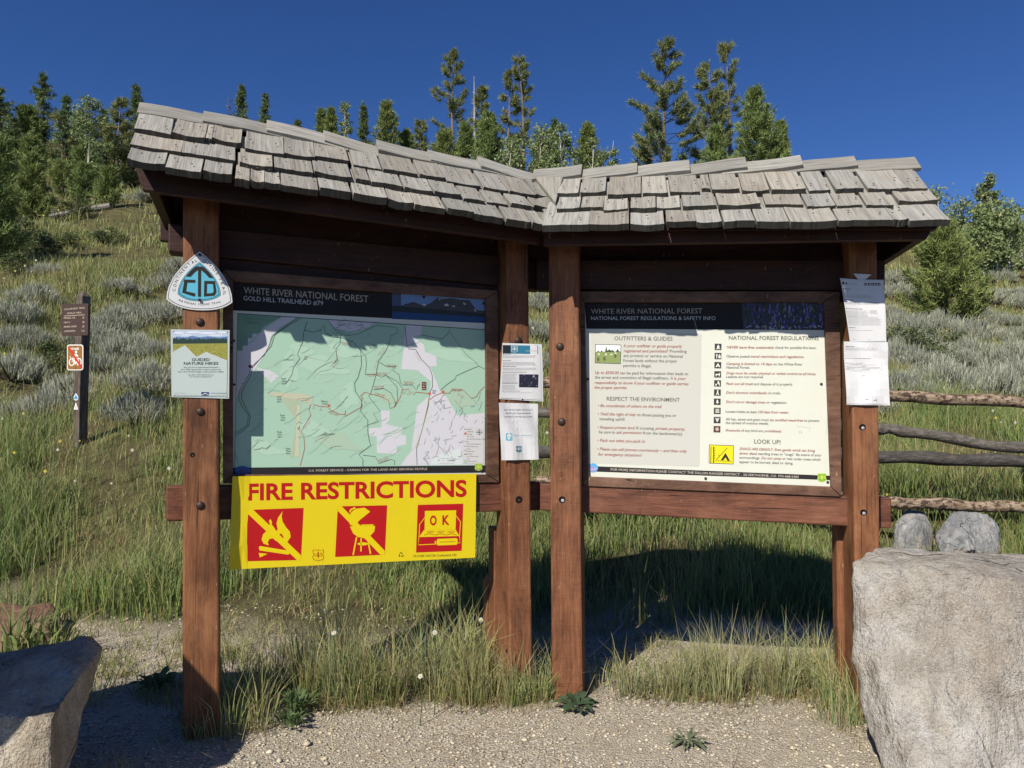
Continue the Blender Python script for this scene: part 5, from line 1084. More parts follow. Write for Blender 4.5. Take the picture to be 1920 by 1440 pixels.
xx = rng.uniform(-3.4, 3.4, 1500); yy = rng.uniform(3.6, 5.4, 1500); dn = vnoise(xx, yy, 2.0, 6)+.5*(np.abs(xx+.3) < 1.3)*(yy > 4.4) > .05; xx, yy = xx[dn], yy[dn]
parts.append(tufts(list(zip(xx, yy)), np.full(len(xx), 15), rng.uniform(.04, .2, len(xx)), np.full(len(xx), .06), .55, .0042, GRASS, [(.2, .2, .09)], .35))
xx = rng.uniform(-3.2, 3.4, 700); yy = rng.uniform(2.6, 4.6, 700); n = 700   # loose straw on the gravel
keep = rng.random(n) < np.clip((yy-2.5)*.8, .05, 1); xx, yy = xx[keep], yy[keep]; n = len(xx)
parts.append(blade_arrays(np.stack([xx, yy, th(xx, yy)+.004], 1), rng.uniform(.04, .22, n), np.full(n, .0025), rng.uniform(0, 6.28, n), np.full(n, 1.0)*rng.uniform(.985, 1.0, n), pick(DRY, n), pick(DRY, n)))
# grass spears in the lower left by the tan boulder
for x, y, n, h in ((215, 1470, 16, .2), (245, 1468, 14, .16)): parts.append(tufts([ground_at(x, y)[:2]], [n], [h], [.03], .45, .004, DRY, DRY, .5))
for x, y, n, h in ((30, 1250, 26, .5), (60, 1255, 20, .42), (90, 1245, 26, .42), (115, 1238, 24, .34), (10, 1255, 22, .5)): parts.append(tufts([ground_at(x, y)[:2]], [n], [h], [.07], .30, .016, LUSH, [(.2, .22, .09)], .15))
parts.append(tufts([ground_at(165, 1322)[:2], ground_at(200, 1300)[:2]], [50, 40], [.3, .22], [.08, .1], .6, .004, GRASS, [(.35, .33, .16)], .4))
stuff('verge_grass', fast_mesh('verge_grass', *join(parts)), LEAFM)
# tall grass on the bank, then the meadow up the slope
def field(n, ylo, yhi, dens, hfun, wfun, pal, palt, dryf, lean=.3, yb=None):
    u = rng.random(n); Y = np.sqrt(ylo**2+u*(yhi**2-ylo**2)); X = Y*rng.uniform(-.82, .82, n)+rng.uniform(-.6, .6, n)
    nc = max(1, n//14); ci = rng.integers(0, nc, n); cl = rng.random(n) < .72; sp_ = .035+.0045*Y[ci]; X = np.where(cl, X[ci]+rng.normal(0, 1, n)*sp_, X); Y = np.where(cl, Y[ci]+rng.normal(0, 1, n)*sp_, Y); ch = rng.uniform(.6, 1.3, nc); ct_ = rng.uniform(.78, 1.2, (nc, 1))*np.stack([rng.uniform(.85, 1.2, nc), np.ones(nc), rng.uniform(.8, 1.2, nc)], 1)
    k = rng.random(n) < dens(X, Y); X, Y, ci, cl = X[k], Y[k], ci[k], cl[k]; n = len(X)
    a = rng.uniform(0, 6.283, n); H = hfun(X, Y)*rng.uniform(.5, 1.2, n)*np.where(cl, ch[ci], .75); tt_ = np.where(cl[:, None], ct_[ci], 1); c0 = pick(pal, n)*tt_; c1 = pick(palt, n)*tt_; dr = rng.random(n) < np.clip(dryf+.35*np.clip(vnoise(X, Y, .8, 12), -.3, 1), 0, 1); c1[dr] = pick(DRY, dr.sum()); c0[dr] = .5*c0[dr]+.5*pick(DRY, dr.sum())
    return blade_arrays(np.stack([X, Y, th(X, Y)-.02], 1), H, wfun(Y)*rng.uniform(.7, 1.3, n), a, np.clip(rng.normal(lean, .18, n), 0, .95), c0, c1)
patch = lambda X, Y, s, k: np.clip(.5+1.35*vnoise(X, Y, s, k), .05, 1)
bare = lambda X, Y: np.clip(1.25-2.2*np.clip(vnoise(X, Y, .9, 21)-.35, 0, 1), .12, 1)
LT = [(.30, .34, .13), (.26, .32, .11), (.36, .36, .17), (.22, .29, .095)]
OT_ = [(.33, .345, .14), (.38, .37, .165), (.28, .31, .12)]
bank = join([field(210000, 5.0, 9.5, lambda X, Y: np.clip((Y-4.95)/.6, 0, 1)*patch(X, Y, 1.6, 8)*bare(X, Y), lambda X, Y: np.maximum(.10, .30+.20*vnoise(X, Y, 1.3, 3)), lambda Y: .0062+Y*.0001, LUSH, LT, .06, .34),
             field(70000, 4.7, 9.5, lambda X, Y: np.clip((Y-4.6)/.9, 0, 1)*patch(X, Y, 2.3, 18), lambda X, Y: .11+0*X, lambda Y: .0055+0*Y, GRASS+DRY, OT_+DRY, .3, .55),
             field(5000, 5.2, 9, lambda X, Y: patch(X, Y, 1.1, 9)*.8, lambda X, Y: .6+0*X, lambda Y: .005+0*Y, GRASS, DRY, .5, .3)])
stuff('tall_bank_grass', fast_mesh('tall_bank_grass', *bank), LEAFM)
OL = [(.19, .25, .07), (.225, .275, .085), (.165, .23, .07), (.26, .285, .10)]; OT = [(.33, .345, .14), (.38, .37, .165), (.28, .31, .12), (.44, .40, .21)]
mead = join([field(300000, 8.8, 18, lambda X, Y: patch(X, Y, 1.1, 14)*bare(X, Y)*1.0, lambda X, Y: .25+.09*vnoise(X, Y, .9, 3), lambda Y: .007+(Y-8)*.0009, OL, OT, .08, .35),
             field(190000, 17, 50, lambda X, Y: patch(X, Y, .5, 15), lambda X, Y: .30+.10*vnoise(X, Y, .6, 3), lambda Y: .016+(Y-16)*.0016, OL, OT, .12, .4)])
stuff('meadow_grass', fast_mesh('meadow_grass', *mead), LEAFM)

n = 900; Y = rng.uniform(6.5, 20, n); X = Y*rng.uniform(-.8, .8, n); k = vnoise(X, Y, .8, 31) > 0; X, Y = X[k], Y[k]; n = len(X); zz = th(X, Y)+rng.uniform(.22, .4, n); sz_ = (.012+.0006*Y)*rng.uniform(.6, 1.2, n)
V_ = np.stack([np.stack([X+a*sz_, Y, zz+b*sz_], 1) for a, b in ((-1, 0), (0, -1), (1, 0), (0, 1))], 1).reshape(-1, 3); fc = np.array([(.6, .5, .08), (.55, .53, .42), (.6, .58, .5)])[rng.integers(0, 3, n)]
stuff('wildflowers', fast_mesh('wildflowers', V_, np.arange(4*n), np.arange(n)*4, np.repeat(fc, 4, 0)), LEAFM)

# ------------------------------------------------------------------ pebbles
def pebbles(n, f, smin, smax):
    X, Y = f(n); n = len(X); s = smin+(smax-smin)*rng.random(n)**3.2; base = np.array([(1, 0, 0), (0, 1, 0), (-1, 0, 0), (0, -1, 0), (0, 0, .7), (0, 0, -.5), (.65, .65, .35), (-.65, .65, .35), (-.65, -.65, .35), (.65, -.65, .35)], float)
    V_ = base[None]*(1+rng.uniform(-.28, .28, (n, 10, 1)))*s[:, None, None]; an = rng.uniform(0, 6.28, n); c, q = np.cos(an)[:, None], np.sin(an)[:, None]; V_ = np.stack([V_[..., 0]*c*1.25-V_[..., 1]*q, V_[..., 0]*q*1.25+V_[..., 1]*c, V_[..., 2]], -1)
    V_ += np.stack([X, Y, th(X, Y)+s*.25], 1)[:, None]
    F_ = np.array([(4, 6, 9), (4, 7, 6), (4, 8, 7), (4, 9, 8), (0, 6, 9), (1, 7, 6), (2, 8, 7), (3, 9, 8), (0, 1, 6), (1, 2, 7), (2, 3, 8), (3, 0, 9), (0, 5, 1), (1, 5, 2), (2, 5, 3), (3, 5, 0)])
    L_ = (np.arange(n)[:, None, None]*10+F_[None]).ravel(); pal = np.array([(.48, .425, .32), (.50, .445, .335), (.40, .35, .26), (.50, .45, .35), (.46, .39, .285), (.31, .285, .245), (.50, .425, .31)]); c = pal[rng.integers(0, len(pal), n)]*rng.uniform(.8, 1.2, (n, 1))
    return V_.reshape(-1, 3), L_, np.arange(n*16)*3, np.repeat(c, 10, 0)
def near(n): Y = rng.uniform(2.45, 4.6, n); X = Y*rng.uniform(-.8, .8, n); return X, Y
def bandp(n): Y = rng.uniform(4.3, 5.25, n); X = Y*rng.uniform(-.8, .8, n); return X, Y
PM = attr_mat('gravel_stone', .9, .15)
o = stuff('gravel', fast_mesh('gravel', *join([pebbles(30000, near, .0018, .0085), pebbles(300, near, .008, .02), pebbles(5000, bandp, .003, .010)])), PM); recalc(o)

# ------------------------------------------------------------------ plants and trees
def bark_tube(m, pts, rad, col, sides=7): m.tube(pts, rad, sides, col)
def tri_leaves(P_, D, L_, Wd, c):
    """flat pointed leaves: base two verts, tip one"""
    n = len(P_); D = D/np.linalg.norm(D, axis=1, keepdims=True); r = rng.normal(size=(n, 3)); s = np.cross(D, r); s /= np.linalg.norm(s, axis=1, keepdims=True)+1e-9
    V_ = np.stack([P_-s*Wd[:, None]/2, P_+s*Wd[:, None]/2, P_+D*L_[:, None]], 1).reshape(-1, 3)
    return V_, np.arange(n*3), np.arange(n)*3, np.repeat(c, 3, 0)
def conifer(h, rad, kind, seed, far=1.0, f0=.06, lean=0.0, gaps=0.0):
    g = np.random.default_rng(seed); tr = MB(); tk = np.linspace(0, 1, 8); r0 = .012*h+.03
    tp_ = np.stack([lean*tk**1.5+.01*h*np.sin(tk*5+seed), .01*h*np.cos(tk*4+seed)*tk, tk*h], 1); barkc = (.20, .15, .115) if kind == 'pine' else (.12, .09, .07)
    bark_tube(tr, tp_, r0*(1-tk*.93), barkc, 8)
    P_, D, Lq, Wq, Cq = [], [], [], [], []; z = f0*h
    step = {'spruce': .27, 'pine': .40, 'young': .21}[kind]*max(1, h/11); hue = g.uniform(-.012, .012); green = {'spruce': np.array([(.115, .165, .065), (.135, .185, .07), (.095, .14, .06)]), 'pine': np.array([(.15, .185, .07), (.185, .215, .08), (.12, .16, .065), (.23, .225, .09)]), 'young': np.array([(.165, .21, .065), (.195, .235, .075), (.13, .175, .058)])}[kind]
    while z < h*.985:
        f = (z/h-f0)/(1-f0); nb = g.integers(3, 6) if kind == 'pine' else g.integers(5, 8)
        prof = {'spruce': (1-f)**.85+.03, 'pine': (min(1, .45+f*1.6) if f < .35 else 1)*(1-f)**.55*.95+.06, 'young': (1-f)**.7+.05}[kind]
        for b in range(nb):
            if g.random() < gaps: continue
            a = g.uniform(0, 6.283); L = rad*prof*g.uniform(.55, 1.18); e0 = {'spruce': g.uniform(-.25, .12), 'pine': g.uniform(-.15, .45), 'young': g.uniform(.25, .65)}[kind]; e1 = e0+{'spruce': .25, 'pine': .65, 'young': .6}[kind]
            ns = max(2, int(L/(.17*far))); t = np.linspace({'spruce': .12, 'pine': .5, 'young': .25}[kind], 1, ns+1); el = e0+(e1-e0)*t; rr_ = np.concatenate([[0], np.cumsum(np.cos(el[1:])*np.diff(t)*L)])+t[0]*L; zz = np.concatenate([[0], np.cumsum(np.sin(el[1:])*np.diff(t)*L)])+t[0]*L*math.sin(e0)
            tx = np.interp(z/h, tk, tp_[:, 0]); ty = np.interp(z/h, tk, tp_[:, 1]); pts = np.stack([tx+rr_*math.cos(a), ty+rr_*math.sin(a), z+zz], 1)
            if L > .35: bark_tube(tr, [(tx, ty, z), pts[len(pts)//2], pts[-1]], [.012+.01*L*.5, .01, .004], tuple(x*.75 for x in barkc), 3)
            k = int({'spruce': 30, 'pine': 58, 'young': 48}[kind]/max(1, far**.5)); side = np.array([-math.sin(a), math.cos(a), 0])
            dirb = np.array([math.cos(a), math.sin(a), .25])
            sp_ = {'spruce': .16, 'pine': .085, 'young': .075}[kind]*min(1.4, L)
            pp = np.repeat(pts, k, 0)+g.normal(0, 1, (len(pts)*k, 1))*side*sp_*(1-.5*np.repeat(t, k)[:, None])+g.normal(0, .035, (len(pts)*k, 3))
            P_.append(pp); m_ = len(pp); D.append(dirb*.55+g.normal(0, .55, (m_, 3))+np.array([0, 0, {'spruce': .05, 'pine': .45, 'young': .55}[kind]]))
            ll = {'spruce': .13, 'pine': .17, 'young': .15}[kind]*(.75+.35*far); Lq.append(g.uniform(.6, 1.25, m_)*ll); Wq.append(g.uniform(.7, 1.3, m_)*.018*(.7+.5*far))
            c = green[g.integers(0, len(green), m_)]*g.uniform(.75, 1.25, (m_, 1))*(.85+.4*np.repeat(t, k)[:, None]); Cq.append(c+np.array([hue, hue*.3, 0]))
        z += step*g.uniform(.7, 1.3)*(1-.35*f)
    # leader
    m_ = 40; P_.append(np.stack([np.full(m_, tp_[-1, 0]), np.full(m_, tp_[-1, 1]), h*g.uniform(.93, 1.0, m_)], 1)); D.append(g.normal(0, .5, (m_, 3))+np.array([0, 0, .9])); Lq.append(np.full(m_, .16)); Wq.append(np.full(m_, .03)); Cq.append(green[g.integers(0, len(green), m_)])
    cat = np.concatenate; return tr.mesh('trunk'), fast_mesh('crown', *tri_leaves(cat(P_), cat(D), cat(Lq), cat(Wq), np.maximum(cat(Cq), .01)))
def leafy(h, rad, seed, n=4200, leaf=.075, trunks=1, pale=True, low=.25, pal=None):
    g = np.random.default_rng(seed); tr = MB(); bc = (.48, .46, .40) if pale else (.14, .11, .08); P_ = []
    for k in range(trunks):
        bx, by = (0, 0) if trunks == 1 else (g.uniform(-rad*.6, rad*.6), g.uniform(-rad*.4, rad*.4)); hk = h*(1 if k == 0 else g.uniform(.6, .95)); t = np.linspace(0, 1, 6); lx, ly = g.uniform(-.06, .06)*h, g.uniform(-.05, .05)*h
        pts = np.stack([bx+lx*t**2, by+ly*t**2, t*hk], 1); bark_tube(tr, pts, (.010*hk+.012)*(1-.85*t), bc, 6)
        rk = rad*(1 if trunks == 1 else .5)
        for q in range(int(30/trunks**.5)):
            f = low+(1-low)*g.random()**.8; z = f*hk; rr_ = rk*max(.2, 1-abs((f-low)/(1-low)-.45)**2.2*2.6); a = g.uniform(0, 6.28); d = rr_*math.sqrt(g.random()); c = np.array([np.interp(f, t, pts[:, 0])+d*math.cos(a), np.interp(f, t, pts[:, 1])+d*math.sin(a), z])
            bark_tube(tr, [(np.interp(f*.85, t, pts[:, 0]), np.interp(f*.85, t, pts[:, 1]), z*.85), c], [.012, .004], tuple(x*.7 for x in bc), 3)
            m_ = int(n/trunks/(30/trunks**.5)); P_.append(c+g.normal(0, 1, (m_, 3))*np.array([.22, .22, .20])*rk*g.uniform(.6, 1.3))
    P_ = np.concatenate(P_); m_ = len(P_); P_[:, 2] = np.maximum(P_[:, 2], .05); pal = np.array(pal or [(.20, .265, .10), (.245, .305, .13), (.165, .225, .085), (.30, .34, .165)]); c = pal[g.integers(0, len(pal), m_)]*g.uniform(.75, 1.25, (m_, 1))
    return tr.mesh('trunk'), fast_mesh('crown', *tri_leaves(P_, g.normal(size=(m_, 3)), g.uniform(.7, 1.3, m_)*leaf, g.uniform(.8, 1.2, m_)*leaf*.9, c))
def plant(name, label, cat, x, y, meshes, group=None, s=1.0, names=('trunk', 'crown'), sink=.1):
    o = thing(name, label, cat, (x, y, float(th(x, y))-sink), group, wb=False)
    for me, nm, mm in zip(meshes, names, (BARKM, NEEDLEM if 'pine' in name or 'spruce' in name else LEAFM)):
        if me is not None: link(nm, me, mm, o)
    return o
def top_h(px, py, Y):
    r = ray(px, py); X = r[0]/r[1]*Y; z = r[2]/r[1]*Y+CAMZ; return X, z-float(th(X, Y))+.1
TREES = [ # name, label, px, top py, Y, crown width px, kind, extra
 ('spruce_tree', 'dark spruce cut by the left edge of the photo, on the skyline', 2, 168, 31, 90, 'spruce', {}),
 ('spruce_tree', 'tallest pointed spruce on the left skyline', 84, 137, 33, 70, 'spruce', {}),
 ('spruce_tree', 'slim spruce right of the tallest one on the left skyline', 125, 179, 31, 46, 'spruce', {}),
 ('pine_tree', 'loose-topped pine just right of the pale aspen on the left skyline', 224, 184, 30, 52, 'pine', {}),
 ('spruce_tree', 'narrow spruce right beside the left end of the roof ridge', 254, 157, 32, 44, 'spruce', {}),
 ('pine_tree', 'bushy pine below the left skyline, under the tallest spruce', 48, 205, 32, 100, 'young', {}),
 ('pine_tree', 'broad pine in the middle of the left slope, left of the roof end', 118, 222, 31, 84, 'pine', {'f0': .2}),
 ('pine_tree', 'full pine low at the edge of the left grove near the roof end', 205, 235, 30, 80, 'pine', {'f0': .15}),
 ('pine_tree', 'small pine half hidden behind the roof end on the left slope', 236, 250, 31, 66, 'pine', {}),
 ('pine_tree', 'dense young pine in the left grove below the edge spruce', 55, 262, 26, 84, 'young', {}),
 ('pine_tree', 'lone small pine standing forward on the left grass slope', 120, 308, 24, 62, 'young', {'f0': .12}),
 ('pine_tree', 'large shadowy pine cut off by the left edge, lower on the slope', -4, 258, 14.5, 100, 'young', {'f0': .05}),
 ('pine_tree', 'thin pine on the left skyline between the two tall spruces', 48, 205, 34, 40, 'spruce', {}),
 ('pine_tree', 'mid-slope pine filling the left grove beside the pale aspen', 165, 262, 29, 70, 'young', {}),
 ('spruce_tree', 'spruce tip above the left roof, left of the smaller tip', 455, 160, 34, 42, 'spruce', {}),
 ('spruce_tree', 'smaller spruce tip above the left roof, second from the left', 497, 177, 34, 32, 'spruce', {}),
 ('pine_tree', 'first of the pine clump above the middle of the left roof', 602, 204, 32, 30, 'young', {}),
 ('pine_tree', 'pine with two leaders in the clump above the left roof', 620, 206, 31, 30, 'young', {}),
 ('pine_tree', 'dark slender pine in the clump above the left roof', 682, 192, 32, 34, 'spruce', {}),
 ('pine_tree', 'wide pine at the right of the clump above the left roof', 727, 195, 29, 56, 'young', {}),
 ('pine_tree', 'small grey-green pine alone above the left roof', 790, 229, 33, 34, 'pine', {}),
 ('pine_tree', 'tall sparse pine, leftmost of the central tall group', 851, 97, 34, 74, 'pine', {'gaps': .18, 'f0': .08}),
 ('pine_tree', 'dark stocky pine beside the dead snag in the central group', 903, 163, 33, 44, 'pine', {}),
 ('pine_tree', 'thin wispy pine in the central group, left of the bent tall one', 953, 137, 33, 36, 'pine', {'gaps': .45, 'f0': .25}),
 ('pine_tree', 'tall irregular pine with one long side branch in the central group', 984, 102, 33, 52, 'pine', {'gaps': .2, 'f0': .12, 'lean': -.3}),
 ('pine_tree', 'bushy young pine at the foot of the central tall group', 835, 245, 27, 66, 'young', {}),
 ('pine_tree', 'yellowish young pine right of the bushy one in the central group', 918, 215, 27, 64, 'young', {}),
 ('pine_tree', 'pointed dark pine rising from aspens right of the central group', 1040, 224, 30, 46, 'spruce', {}),
 ('pine_tree', 'conical pine right of the aspens, above the roof valley', 1102, 234, 28, 62, 'young', {}),
 ('pine_tree', 'tall open pine with pale trunk above the right roof', 1244, 84, 26, 112, 'pine', {'gaps': .08, 'f0': .12}),
 ('pine_tree', 'dense tall pine left of the forked young pine above the right roof', 1328, 116, 27, 80, 'pine', {'f0': .05}),
 ('pine_tree', 'tallest thin pine with bare upper trunk above the right roof', 1363, 80, 28, 46, 'pine', {'gaps': .3, 'f0': .3}),
 ('pine_tree', 'young pine with many upright leaders above the right roof', 1418, 172, 22, 104, 'young', {'f0': .08}),
 ('pine_tree', 'round bushy young pine on the right slope below the roof corner', 1769, 420, 15, 150, 'young', {'f0': .02}),
 ('pine_tree', 'squat young pine in front of the left grove, near the left edge', 62, 292, 19, 74, 'young', {}),
 ('pine_tree', 'small pine at the right foot of the left grove, under the roof end', 205, 318, 21, 56, 'young', {}),
 ('pine_tree', 'low pine between the lone small pine and the grove', 158, 312, 23, 54, 'young', {}),
 ('pine_tree', 'low dark pine behind the left roof, between the two spruce tips and the clump', 560, 226, 33, 40, 'spruce', {}),
 ('pine_tree', 'young olive pine low behind the ridge between the clump and the small lone pine', 762, 248, 30, 50, 'young', {}),
 ('pine_tree', 'bushy pine filling the gap under the tall sparse leftmost pine', 872, 236, 29, 60, 'young', {}),
 ('pine_tree', 'short dark pine between the aspens at the roof valley', 1015, 262, 28, 50, 'young', {}),
 ('pine_tree', 'small pine at the lower left of the tall open pine', 1205, 262, 27, 46, 'pine', {}),
 ('pine_tree', 'short bushy pine at the foot of the dense tall pine', 1340, 238, 24, 70, 'young', {}),
 ('pine_tree', 'small upright pine at the right end of the young forked pine', 1462, 232, 23, 46, 'young', {}),
 ('spruce_tree', 'second-row spruce on the left skyline, left of the pale aspen', 150, 205, 34, 44, 'spruce', {}),
 ('spruce_tree', 'second-row spruce in the gap left of the roof-edge spruce', 196, 205, 34, 44, 'spruce', {}),
]
for i, (nm, lb, px, py, Y, wpx, kind, ex) in enumerate(TREES):
    X, h = top_h(px, py, Y); rad = wpx/2/F*Y*{'spruce': 1.4, 'pine': 1.7, 'young': 1.25 if px < 300 or px > 1700 else 1.75}[kind]; far = min(2.0, max(.7, Y/22))
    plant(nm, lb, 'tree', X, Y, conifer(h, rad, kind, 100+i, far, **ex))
ASP = [
 ('pale green aspen on the left skyline between the spruces', 168, 189, 28, 62, 1, 2600), ('light aspen in the clump above the left roof', 650, 197, 33, 30, 1, 1500),
 ('rounded aspen at the foot of the bent tall pine', 985, 238, 26, 130, 4, 6500), ('second rounded aspen, left of the conical pine above the valley', 1066, 236, 26, 120, 4, 6500), ('low aspen bush above the left roof, under the first tall sparse pine', 832, 268, 27, 70, 3, 3200), ('low aspen bush behind the dead trunk', 893, 262, 27, 80, 3, 3600), ('low aspen bush between the dead trunk and the rounded aspens', 938, 252, 27, 90, 3, 4200), ('aspen filling the dip between the two rounded aspens', 1026, 244, 27, 90, 3, 4600), ('aspen bush right of the second rounded aspen', 1098, 262, 27, 80, 3, 3600), ('small aspen between the two right pine groups', 1150, 268, 27, 76, 3, 3200), ('aspen bush behind the foot of the tall open pine', 1285, 272, 28, 80, 3, 3000),
 ('broad aspen clump right behind the right roof corner', 1800, 356, 24, 190, 6, 9000), ('tall fine-leaved aspen rising highest on the right skyline', 1846, 333, 25, 74, 2, 4200), ('low aspen bush at the right edge of the skyline', 1905, 395, 26, 90, 3, 4200), ('shaggy aspen below the tall one on the right slope', 1868, 408, 22, 110, 4, 5200)]
for i, (lb, px, py, Y, wpx, nt, n) in enumerate(ASP):
    X, h = top_h(px, py, Y); plant('aspen_tree', lb, 'tree', X, Y, leafy(h, wpx/2/F*Y, 300+i, n, .085 if Y > 20 else .06, nt, low=.06))
# dead trunk in the central group, dead brush, fallen logs
X, h = top_h(888, 143, 33); m = MB(); g = np.random.default_rng(5); m.tube([(0, 0, 0), (.05, 0, h*.5), (.02, 0, h)], [.08, .05, .01], 6, (.42, .39, .36))
for k in range(22): z = h*g.uniform(.35, .97); a = g.uniform(0, 6.28); L = g.uniform(.15, .5)*(1.2-z/h); m.tube([(.03, 0, z), (.03+L*math.cos(a), L*math.sin(a), z+.15*L)], [.012, .004], 3, (.38, .34, .30))
o = link('dead_tree', m.mesh('dead_tree'), BARKM); o.location = (X, 33, float(th(X, 33))-.1); tag(o, 'bare grey dead trunk standing among the central pines', 'dead tree')
X, h = top_h(428, 182, 33); m = MB(); m.tube([(0, 0, 0), (0, 0, h)], [.06, .01], 5, (.16, .14, .13))
for k in range(40): z = h*g.uniform(.5, .98); a = g.uniform(0, 6.28); L = g.uniform(.3, .9)*(1.25-z/h); m.tube([(0, 0, z), (L*math.cos(a)*.6, L*math.sin(a)*.6, z+.1*L), (L*math.cos(a), L*math.sin(a), z+.45*L)], [.014, .01, .004], 3, (.16, .14, .13))
o = link('dead_tree', m.mesh('dead_tree'), BARKM); o.location = (X, 33, float(th(X, 33))-.1); tag(o, 'leafless dark twiggy tree above the left roof', 'dead tree')
for lb, a, b, r in (('short dark fallen log on the left slope', (48, 408), (88, 416), .14), ('pale thin fallen log just right of the short dark one', (93, 413), (126, 420), .09), ('thin grey fallen branch high on the left slope', (196, 345), (222, 350), .06)):
    p = np.array(ground_at(*a)); q = np.array(ground_at(*b)); q[1] = p[1]+.3; q[2] = float(th(q[0], q[1])); p[2] += r*.7; q[2] += r*.7; m = MB(); m.tube([p, (p+q)/2+np.array([0, 0, .02]), q], [r, r*.95, r*.85], 9, (.24, .22, .20)); o = recalc(link('fallen_log', m.mesh('fallen_log'), BARKM)); tag(o, lb, 'log', 'fallen logs on the left slope')
a, b = np.array(ground_at(1102, 1245)), np.array(ground_at(1168, 1190)); m = MB(); m.tube([a+(0, 0, .02), (a+b)/2+(0, 0, .03), b+(0, 0, .06)], [.009, .008, .005], 6, (.35, .31, .27)); o = recalc(link('stick', m.mesh('stick'), BARKM)); tag(o, 'thin grey stick lying in the kiosk shadow beside the inner right-bay post', 'stick')

# sagebrush: four shapes, copied over the slope
SAGE = np.array([(.43, .45, .33), (.48, .49, .385), (.37, .40, .285), (.54, .545, .44)])
def sage(seed, n=620, hs=1.0):
    g = np.random.default_rng(seed); tr = MB(); P_, H, A, Ln, C0 = [], [], [], [], []
    for k in range(9):
        a = g.uniform(0, 6.28); L = g.uniform(.2, .42); tr.tube([(0, 0, 0), (L*.5*math.cos(a), L*.5*math.sin(a), L*.3), (L*math.cos(a), L*math.sin(a), L*.75)], [.022, .016, .008], 5, (.11, .09, .075))
    for k in range(26):
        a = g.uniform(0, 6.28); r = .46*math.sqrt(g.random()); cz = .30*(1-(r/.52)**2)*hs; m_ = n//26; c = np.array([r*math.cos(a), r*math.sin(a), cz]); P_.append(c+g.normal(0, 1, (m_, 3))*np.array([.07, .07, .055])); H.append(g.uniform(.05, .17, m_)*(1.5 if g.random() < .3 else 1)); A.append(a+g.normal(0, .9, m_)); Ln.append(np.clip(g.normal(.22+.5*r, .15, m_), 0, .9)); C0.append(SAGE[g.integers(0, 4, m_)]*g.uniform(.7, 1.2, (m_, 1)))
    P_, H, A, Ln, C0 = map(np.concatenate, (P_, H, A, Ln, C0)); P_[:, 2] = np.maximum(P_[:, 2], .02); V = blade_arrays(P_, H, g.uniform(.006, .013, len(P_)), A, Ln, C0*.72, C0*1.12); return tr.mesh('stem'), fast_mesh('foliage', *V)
SG = [sage(s, 2300, hs) for s, hs in ((1, 1), (2, 1.25), (3, .8), (4, 1.1))]
SGP = [(20, 605), (62, 570), (232, 548), (330, 605), (262, 598), (58, 655), (22, 712), (238, 655), (205, 700), (280, 735), (345, 512), (322, 545), (130, 772), (262, 790), (35, 790), (300, 668), (92, 520), (215, 625), (5, 655), (180, 655),
 (1685, 535), (1880, 490), (1910, 505), (1845, 500), (1895, 560), (1915, 580), (1862, 570), (1690, 620), (1725, 630), (1760, 625), (1805, 640), (1840, 640), (1905, 640), (1680, 690), (1722, 700), (1705, 660), (1792, 690), (1826, 680), (1872, 690), (1680, 735), (1712, 745), (1765, 742), (1790, 735), (1842, 745), (1880, 740), (1915, 735), (1740, 720), (1660, 600), (1672, 560), (1855, 610), (1890, 610), (1815, 600), (1870, 530), (1900, 700), (1760, 670),
 (1010, 640), (1020, 690), (1012, 585)]
g = np.random.default_rng(9)
extra = [(Y*g.uniform(-.8, .8), Y) for Y in g.uniform(9.5, 28, 30)]
spots = [ground_at(*p)[:2] for p in SGP]+extra
for i, (x, y) in enumerate(spots):
    o = thing('sagebrush', 'silvery grey sagebrush bush growing in the slope grass', 'shrub', (x, y, float(th(x, y))-.03), 'sagebrush scattered over the slope', wb=False)
    tr_, fo = SG[i % 4]; s = g.uniform(.65, 1.0)*(1.05 if x > 3 else .95); o.scale = (s*g.uniform(.9, 1.3), s*g.uniform(.9, 1.2), s*g.uniform(.8, 1.1)); o.rotation_euler = (0, 0, g.uniform(0, 6.28))
    for me, nm, mm in ((tr_, 'stem', BARKM), (fo, 'foliage', LEAFM)):
        c = bpy.data.objects.new(nm, me); COL.objects.link(c); c.parent = o
        if not me.materials: me.materials.append(mm)
# green shrubs
SH = [leafy(.8, .62, 500+k, 1500, .05, 4, pale=False, low=.05, pal=[(.10, .14, .05), (.12, .16, .06), (.085, .115, .045), (.16, .19, .08)]) for k in range(3)]
for i, (px, py, s) in enumerate(((60, 478, .8), (112, 468, .75), (28, 455, .9), (210, 462, .7), (30, 520, .7), (1700, 668, .8), (1745, 690, .9), (1772, 660, .7), (110, 700, .5), (85, 672, .5), (235, 350, 1.0), (150, 405, .8), (72, 395, 1.0))):
    x, y, z = ground_at(px, py); o = thing('green_shrub', 'low rounded dark green shrub growing on the slope', 'shrub', (x, y, z-.04), 'green shrubs on the slope', wb=False); o.scale = (s*1.25, s, s*.8); o.rotation_euler = (0, 0, i*1.3)
    for me, nm, mm in zip(SH[i % 3], ('stem', 'foliage'), (BARKM, LEAFM)):
        c = bpy.data.objects.new(nm, me); COL.objects.link(c); c.parent = o
        if not me.materials: me.materials.append(mm)
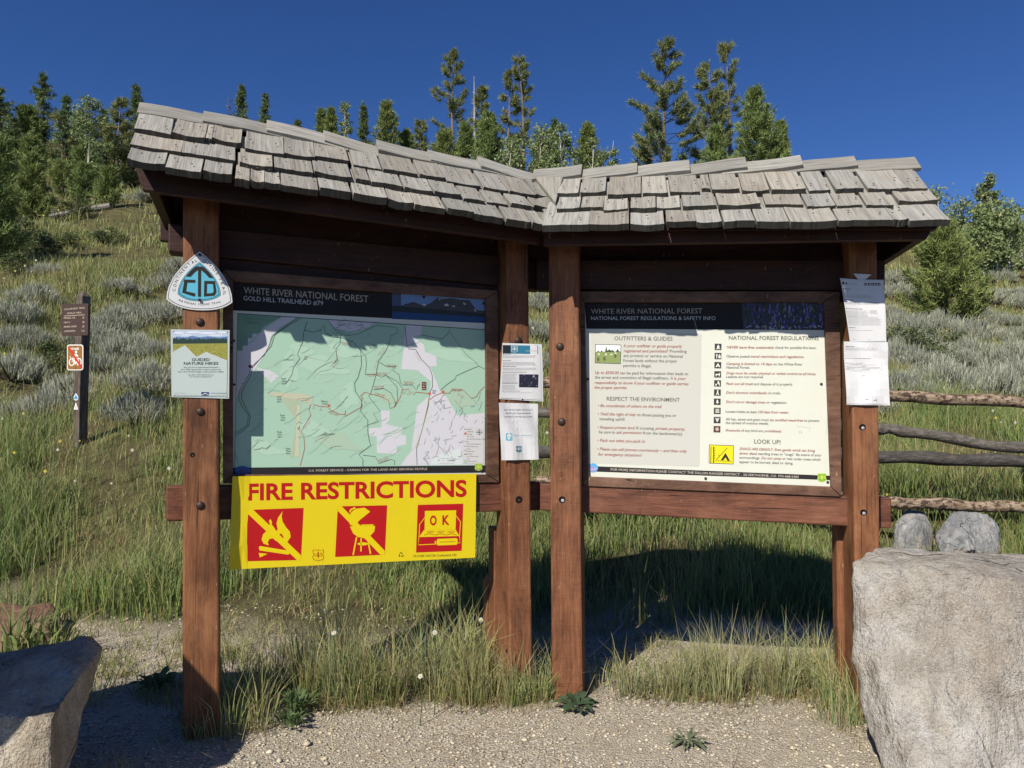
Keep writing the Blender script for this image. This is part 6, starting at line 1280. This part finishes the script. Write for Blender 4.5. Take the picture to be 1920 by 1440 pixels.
# broad-leaved weeds at the posts
def weed(label, px, py, n, L, wd, seed, e0=.5, col=(.055, .10, .03)):
    g = np.random.default_rng(seed); x, y, z = ground_at(px, py); m = MB()
    for k in range(n):
        a = g.uniform(0, 6.28); e = e0+g.uniform(-.3, .5); LL = L*g.uniform(.6, 1.15); w_ = wd*g.uniform(.7, 1.2); d = np.array([math.cos(a), math.sin(a), 0]); s = np.array([-math.sin(a), math.cos(a), 0]); b = g.uniform(0, .05)*d; V_ = []
        for i in range(7):
            t = i/6; p = np.array([x, y, z])+b+d*LL*t*math.cos(e)+np.array([0, 0, LL*t*math.sin(e)-LL*.5*t*t*.8+.02]); ww = w_*math.sin(math.pi*min(.98, .12+t*.86))*(1+.22*(-1)**i); V_ += [p-s*ww+(0, 0, ww*.35), p, p+s*ww+(0, 0, ww*.35)]
        m.add(V_, [(3*i+j, 3*i+j+1, 3*i+j+4, 3*i+j+3) for i in range(6) for j in (0, 1)], np.array(col)*g.uniform(.75, 1.3))
    o = link('weed', m.mesh('weed'), LEAFM); tag(o, label, 'weed'); return o
weed('broad-leaved dock weed left of the outer left post', 292, 1296, 30, .15, .018, 1, .7, (.10, .16, .055)); weed('round-leaved weed at the foot of the inner right-bay post', 1085, 1335, 18, .10, .022, 2, .35, (.06, .10, .05)); weed('small grey-green weed on the gravel at the right front', 1290, 1402, 40, .07, .007, 3, .3, (.17, .20, .12)); weed('feathery green weed on the gravel below the yellow sign', 545, 1372, 46, .09, .008, 4, .9, (.10, .16, .06)); weed('upright feathery weed behind the low one below the yellow sign', 556, 1340, 60, .16, .008, 5, 1.1, (.12, .18, .07)); weed('leafy weed behind the gap between the two inner posts', 1025, 1300, 14, .16, .016, 6, .9, (.10, .16, .06))
for i, (px, py) in enumerate(((626, 1187), (815, 1186), (902, 1162), (788, 1268))):
    r = ray(px, py); Y = 3.62 if i != 3 else 3.5; p = r*(Y/r[1]); x, y, z = p[0], p[1], p[2]+CAMZ; gz = float(th(x, y)); root = thing('daisy', ('daisy left of the others, in the tall grass under the yellow sign', 'daisy below the right edge of the yellow sign', 'highest daisy beside the inner left-bay post', 'lowest daisy in the short grass')[i], 'flower', (x, y, gz), 'white daisies in the verge grass')
    m = MB(); m.tube([(x, y, gz), (x+.01, y, (z+gz)/2), (x, y, z)], .0025, 5, (.08, .12, .04)); link('stem', m.mesh('stem'), LEAFM, root)
    m = MB(); nf = np.array([-.2, -.85, .5]); nf /= np.linalg.norm(nf); ua = np.cross(nf, (0, 0, 1)); ua /= np.linalg.norm(ua); va = np.cross(nf, ua); c = np.array([x, y, z])
    nf = nf+np.array([.35*math.sin(i*2.1), 0, .5*math.cos(i*1.7)]); nf /= np.linalg.norm(nf); ua = np.cross(nf, (0, 0, 1)); ua /= np.linalg.norm(ua); va = np.cross(nf, ua)
    for k in range(13): t = k*6.283/13; d = math.cos(t)*ua+math.sin(t)*va; s = -math.sin(t)*ua+math.cos(t)*va; m.poly([c+d*.003-s*.001, c+d*.010-s*.0019, c+d*.0135*(1+.2*math.sin(k*2.3))+nf*.002, c+d*.010+s*.0019, c+d*.003+s*.001], (.62, .62, .60))
    link('petals', m.mesh('petals'), LEAFM, root); m = MB(); m.poly([c+nf*.003+.0045*(math.cos(k*.6283)*ua+math.sin(k*.6283)*va) for k in range(10)], (.62, .50, .05)); link('flower_centre', m.mesh('flower_centre'), LEAFM, root)
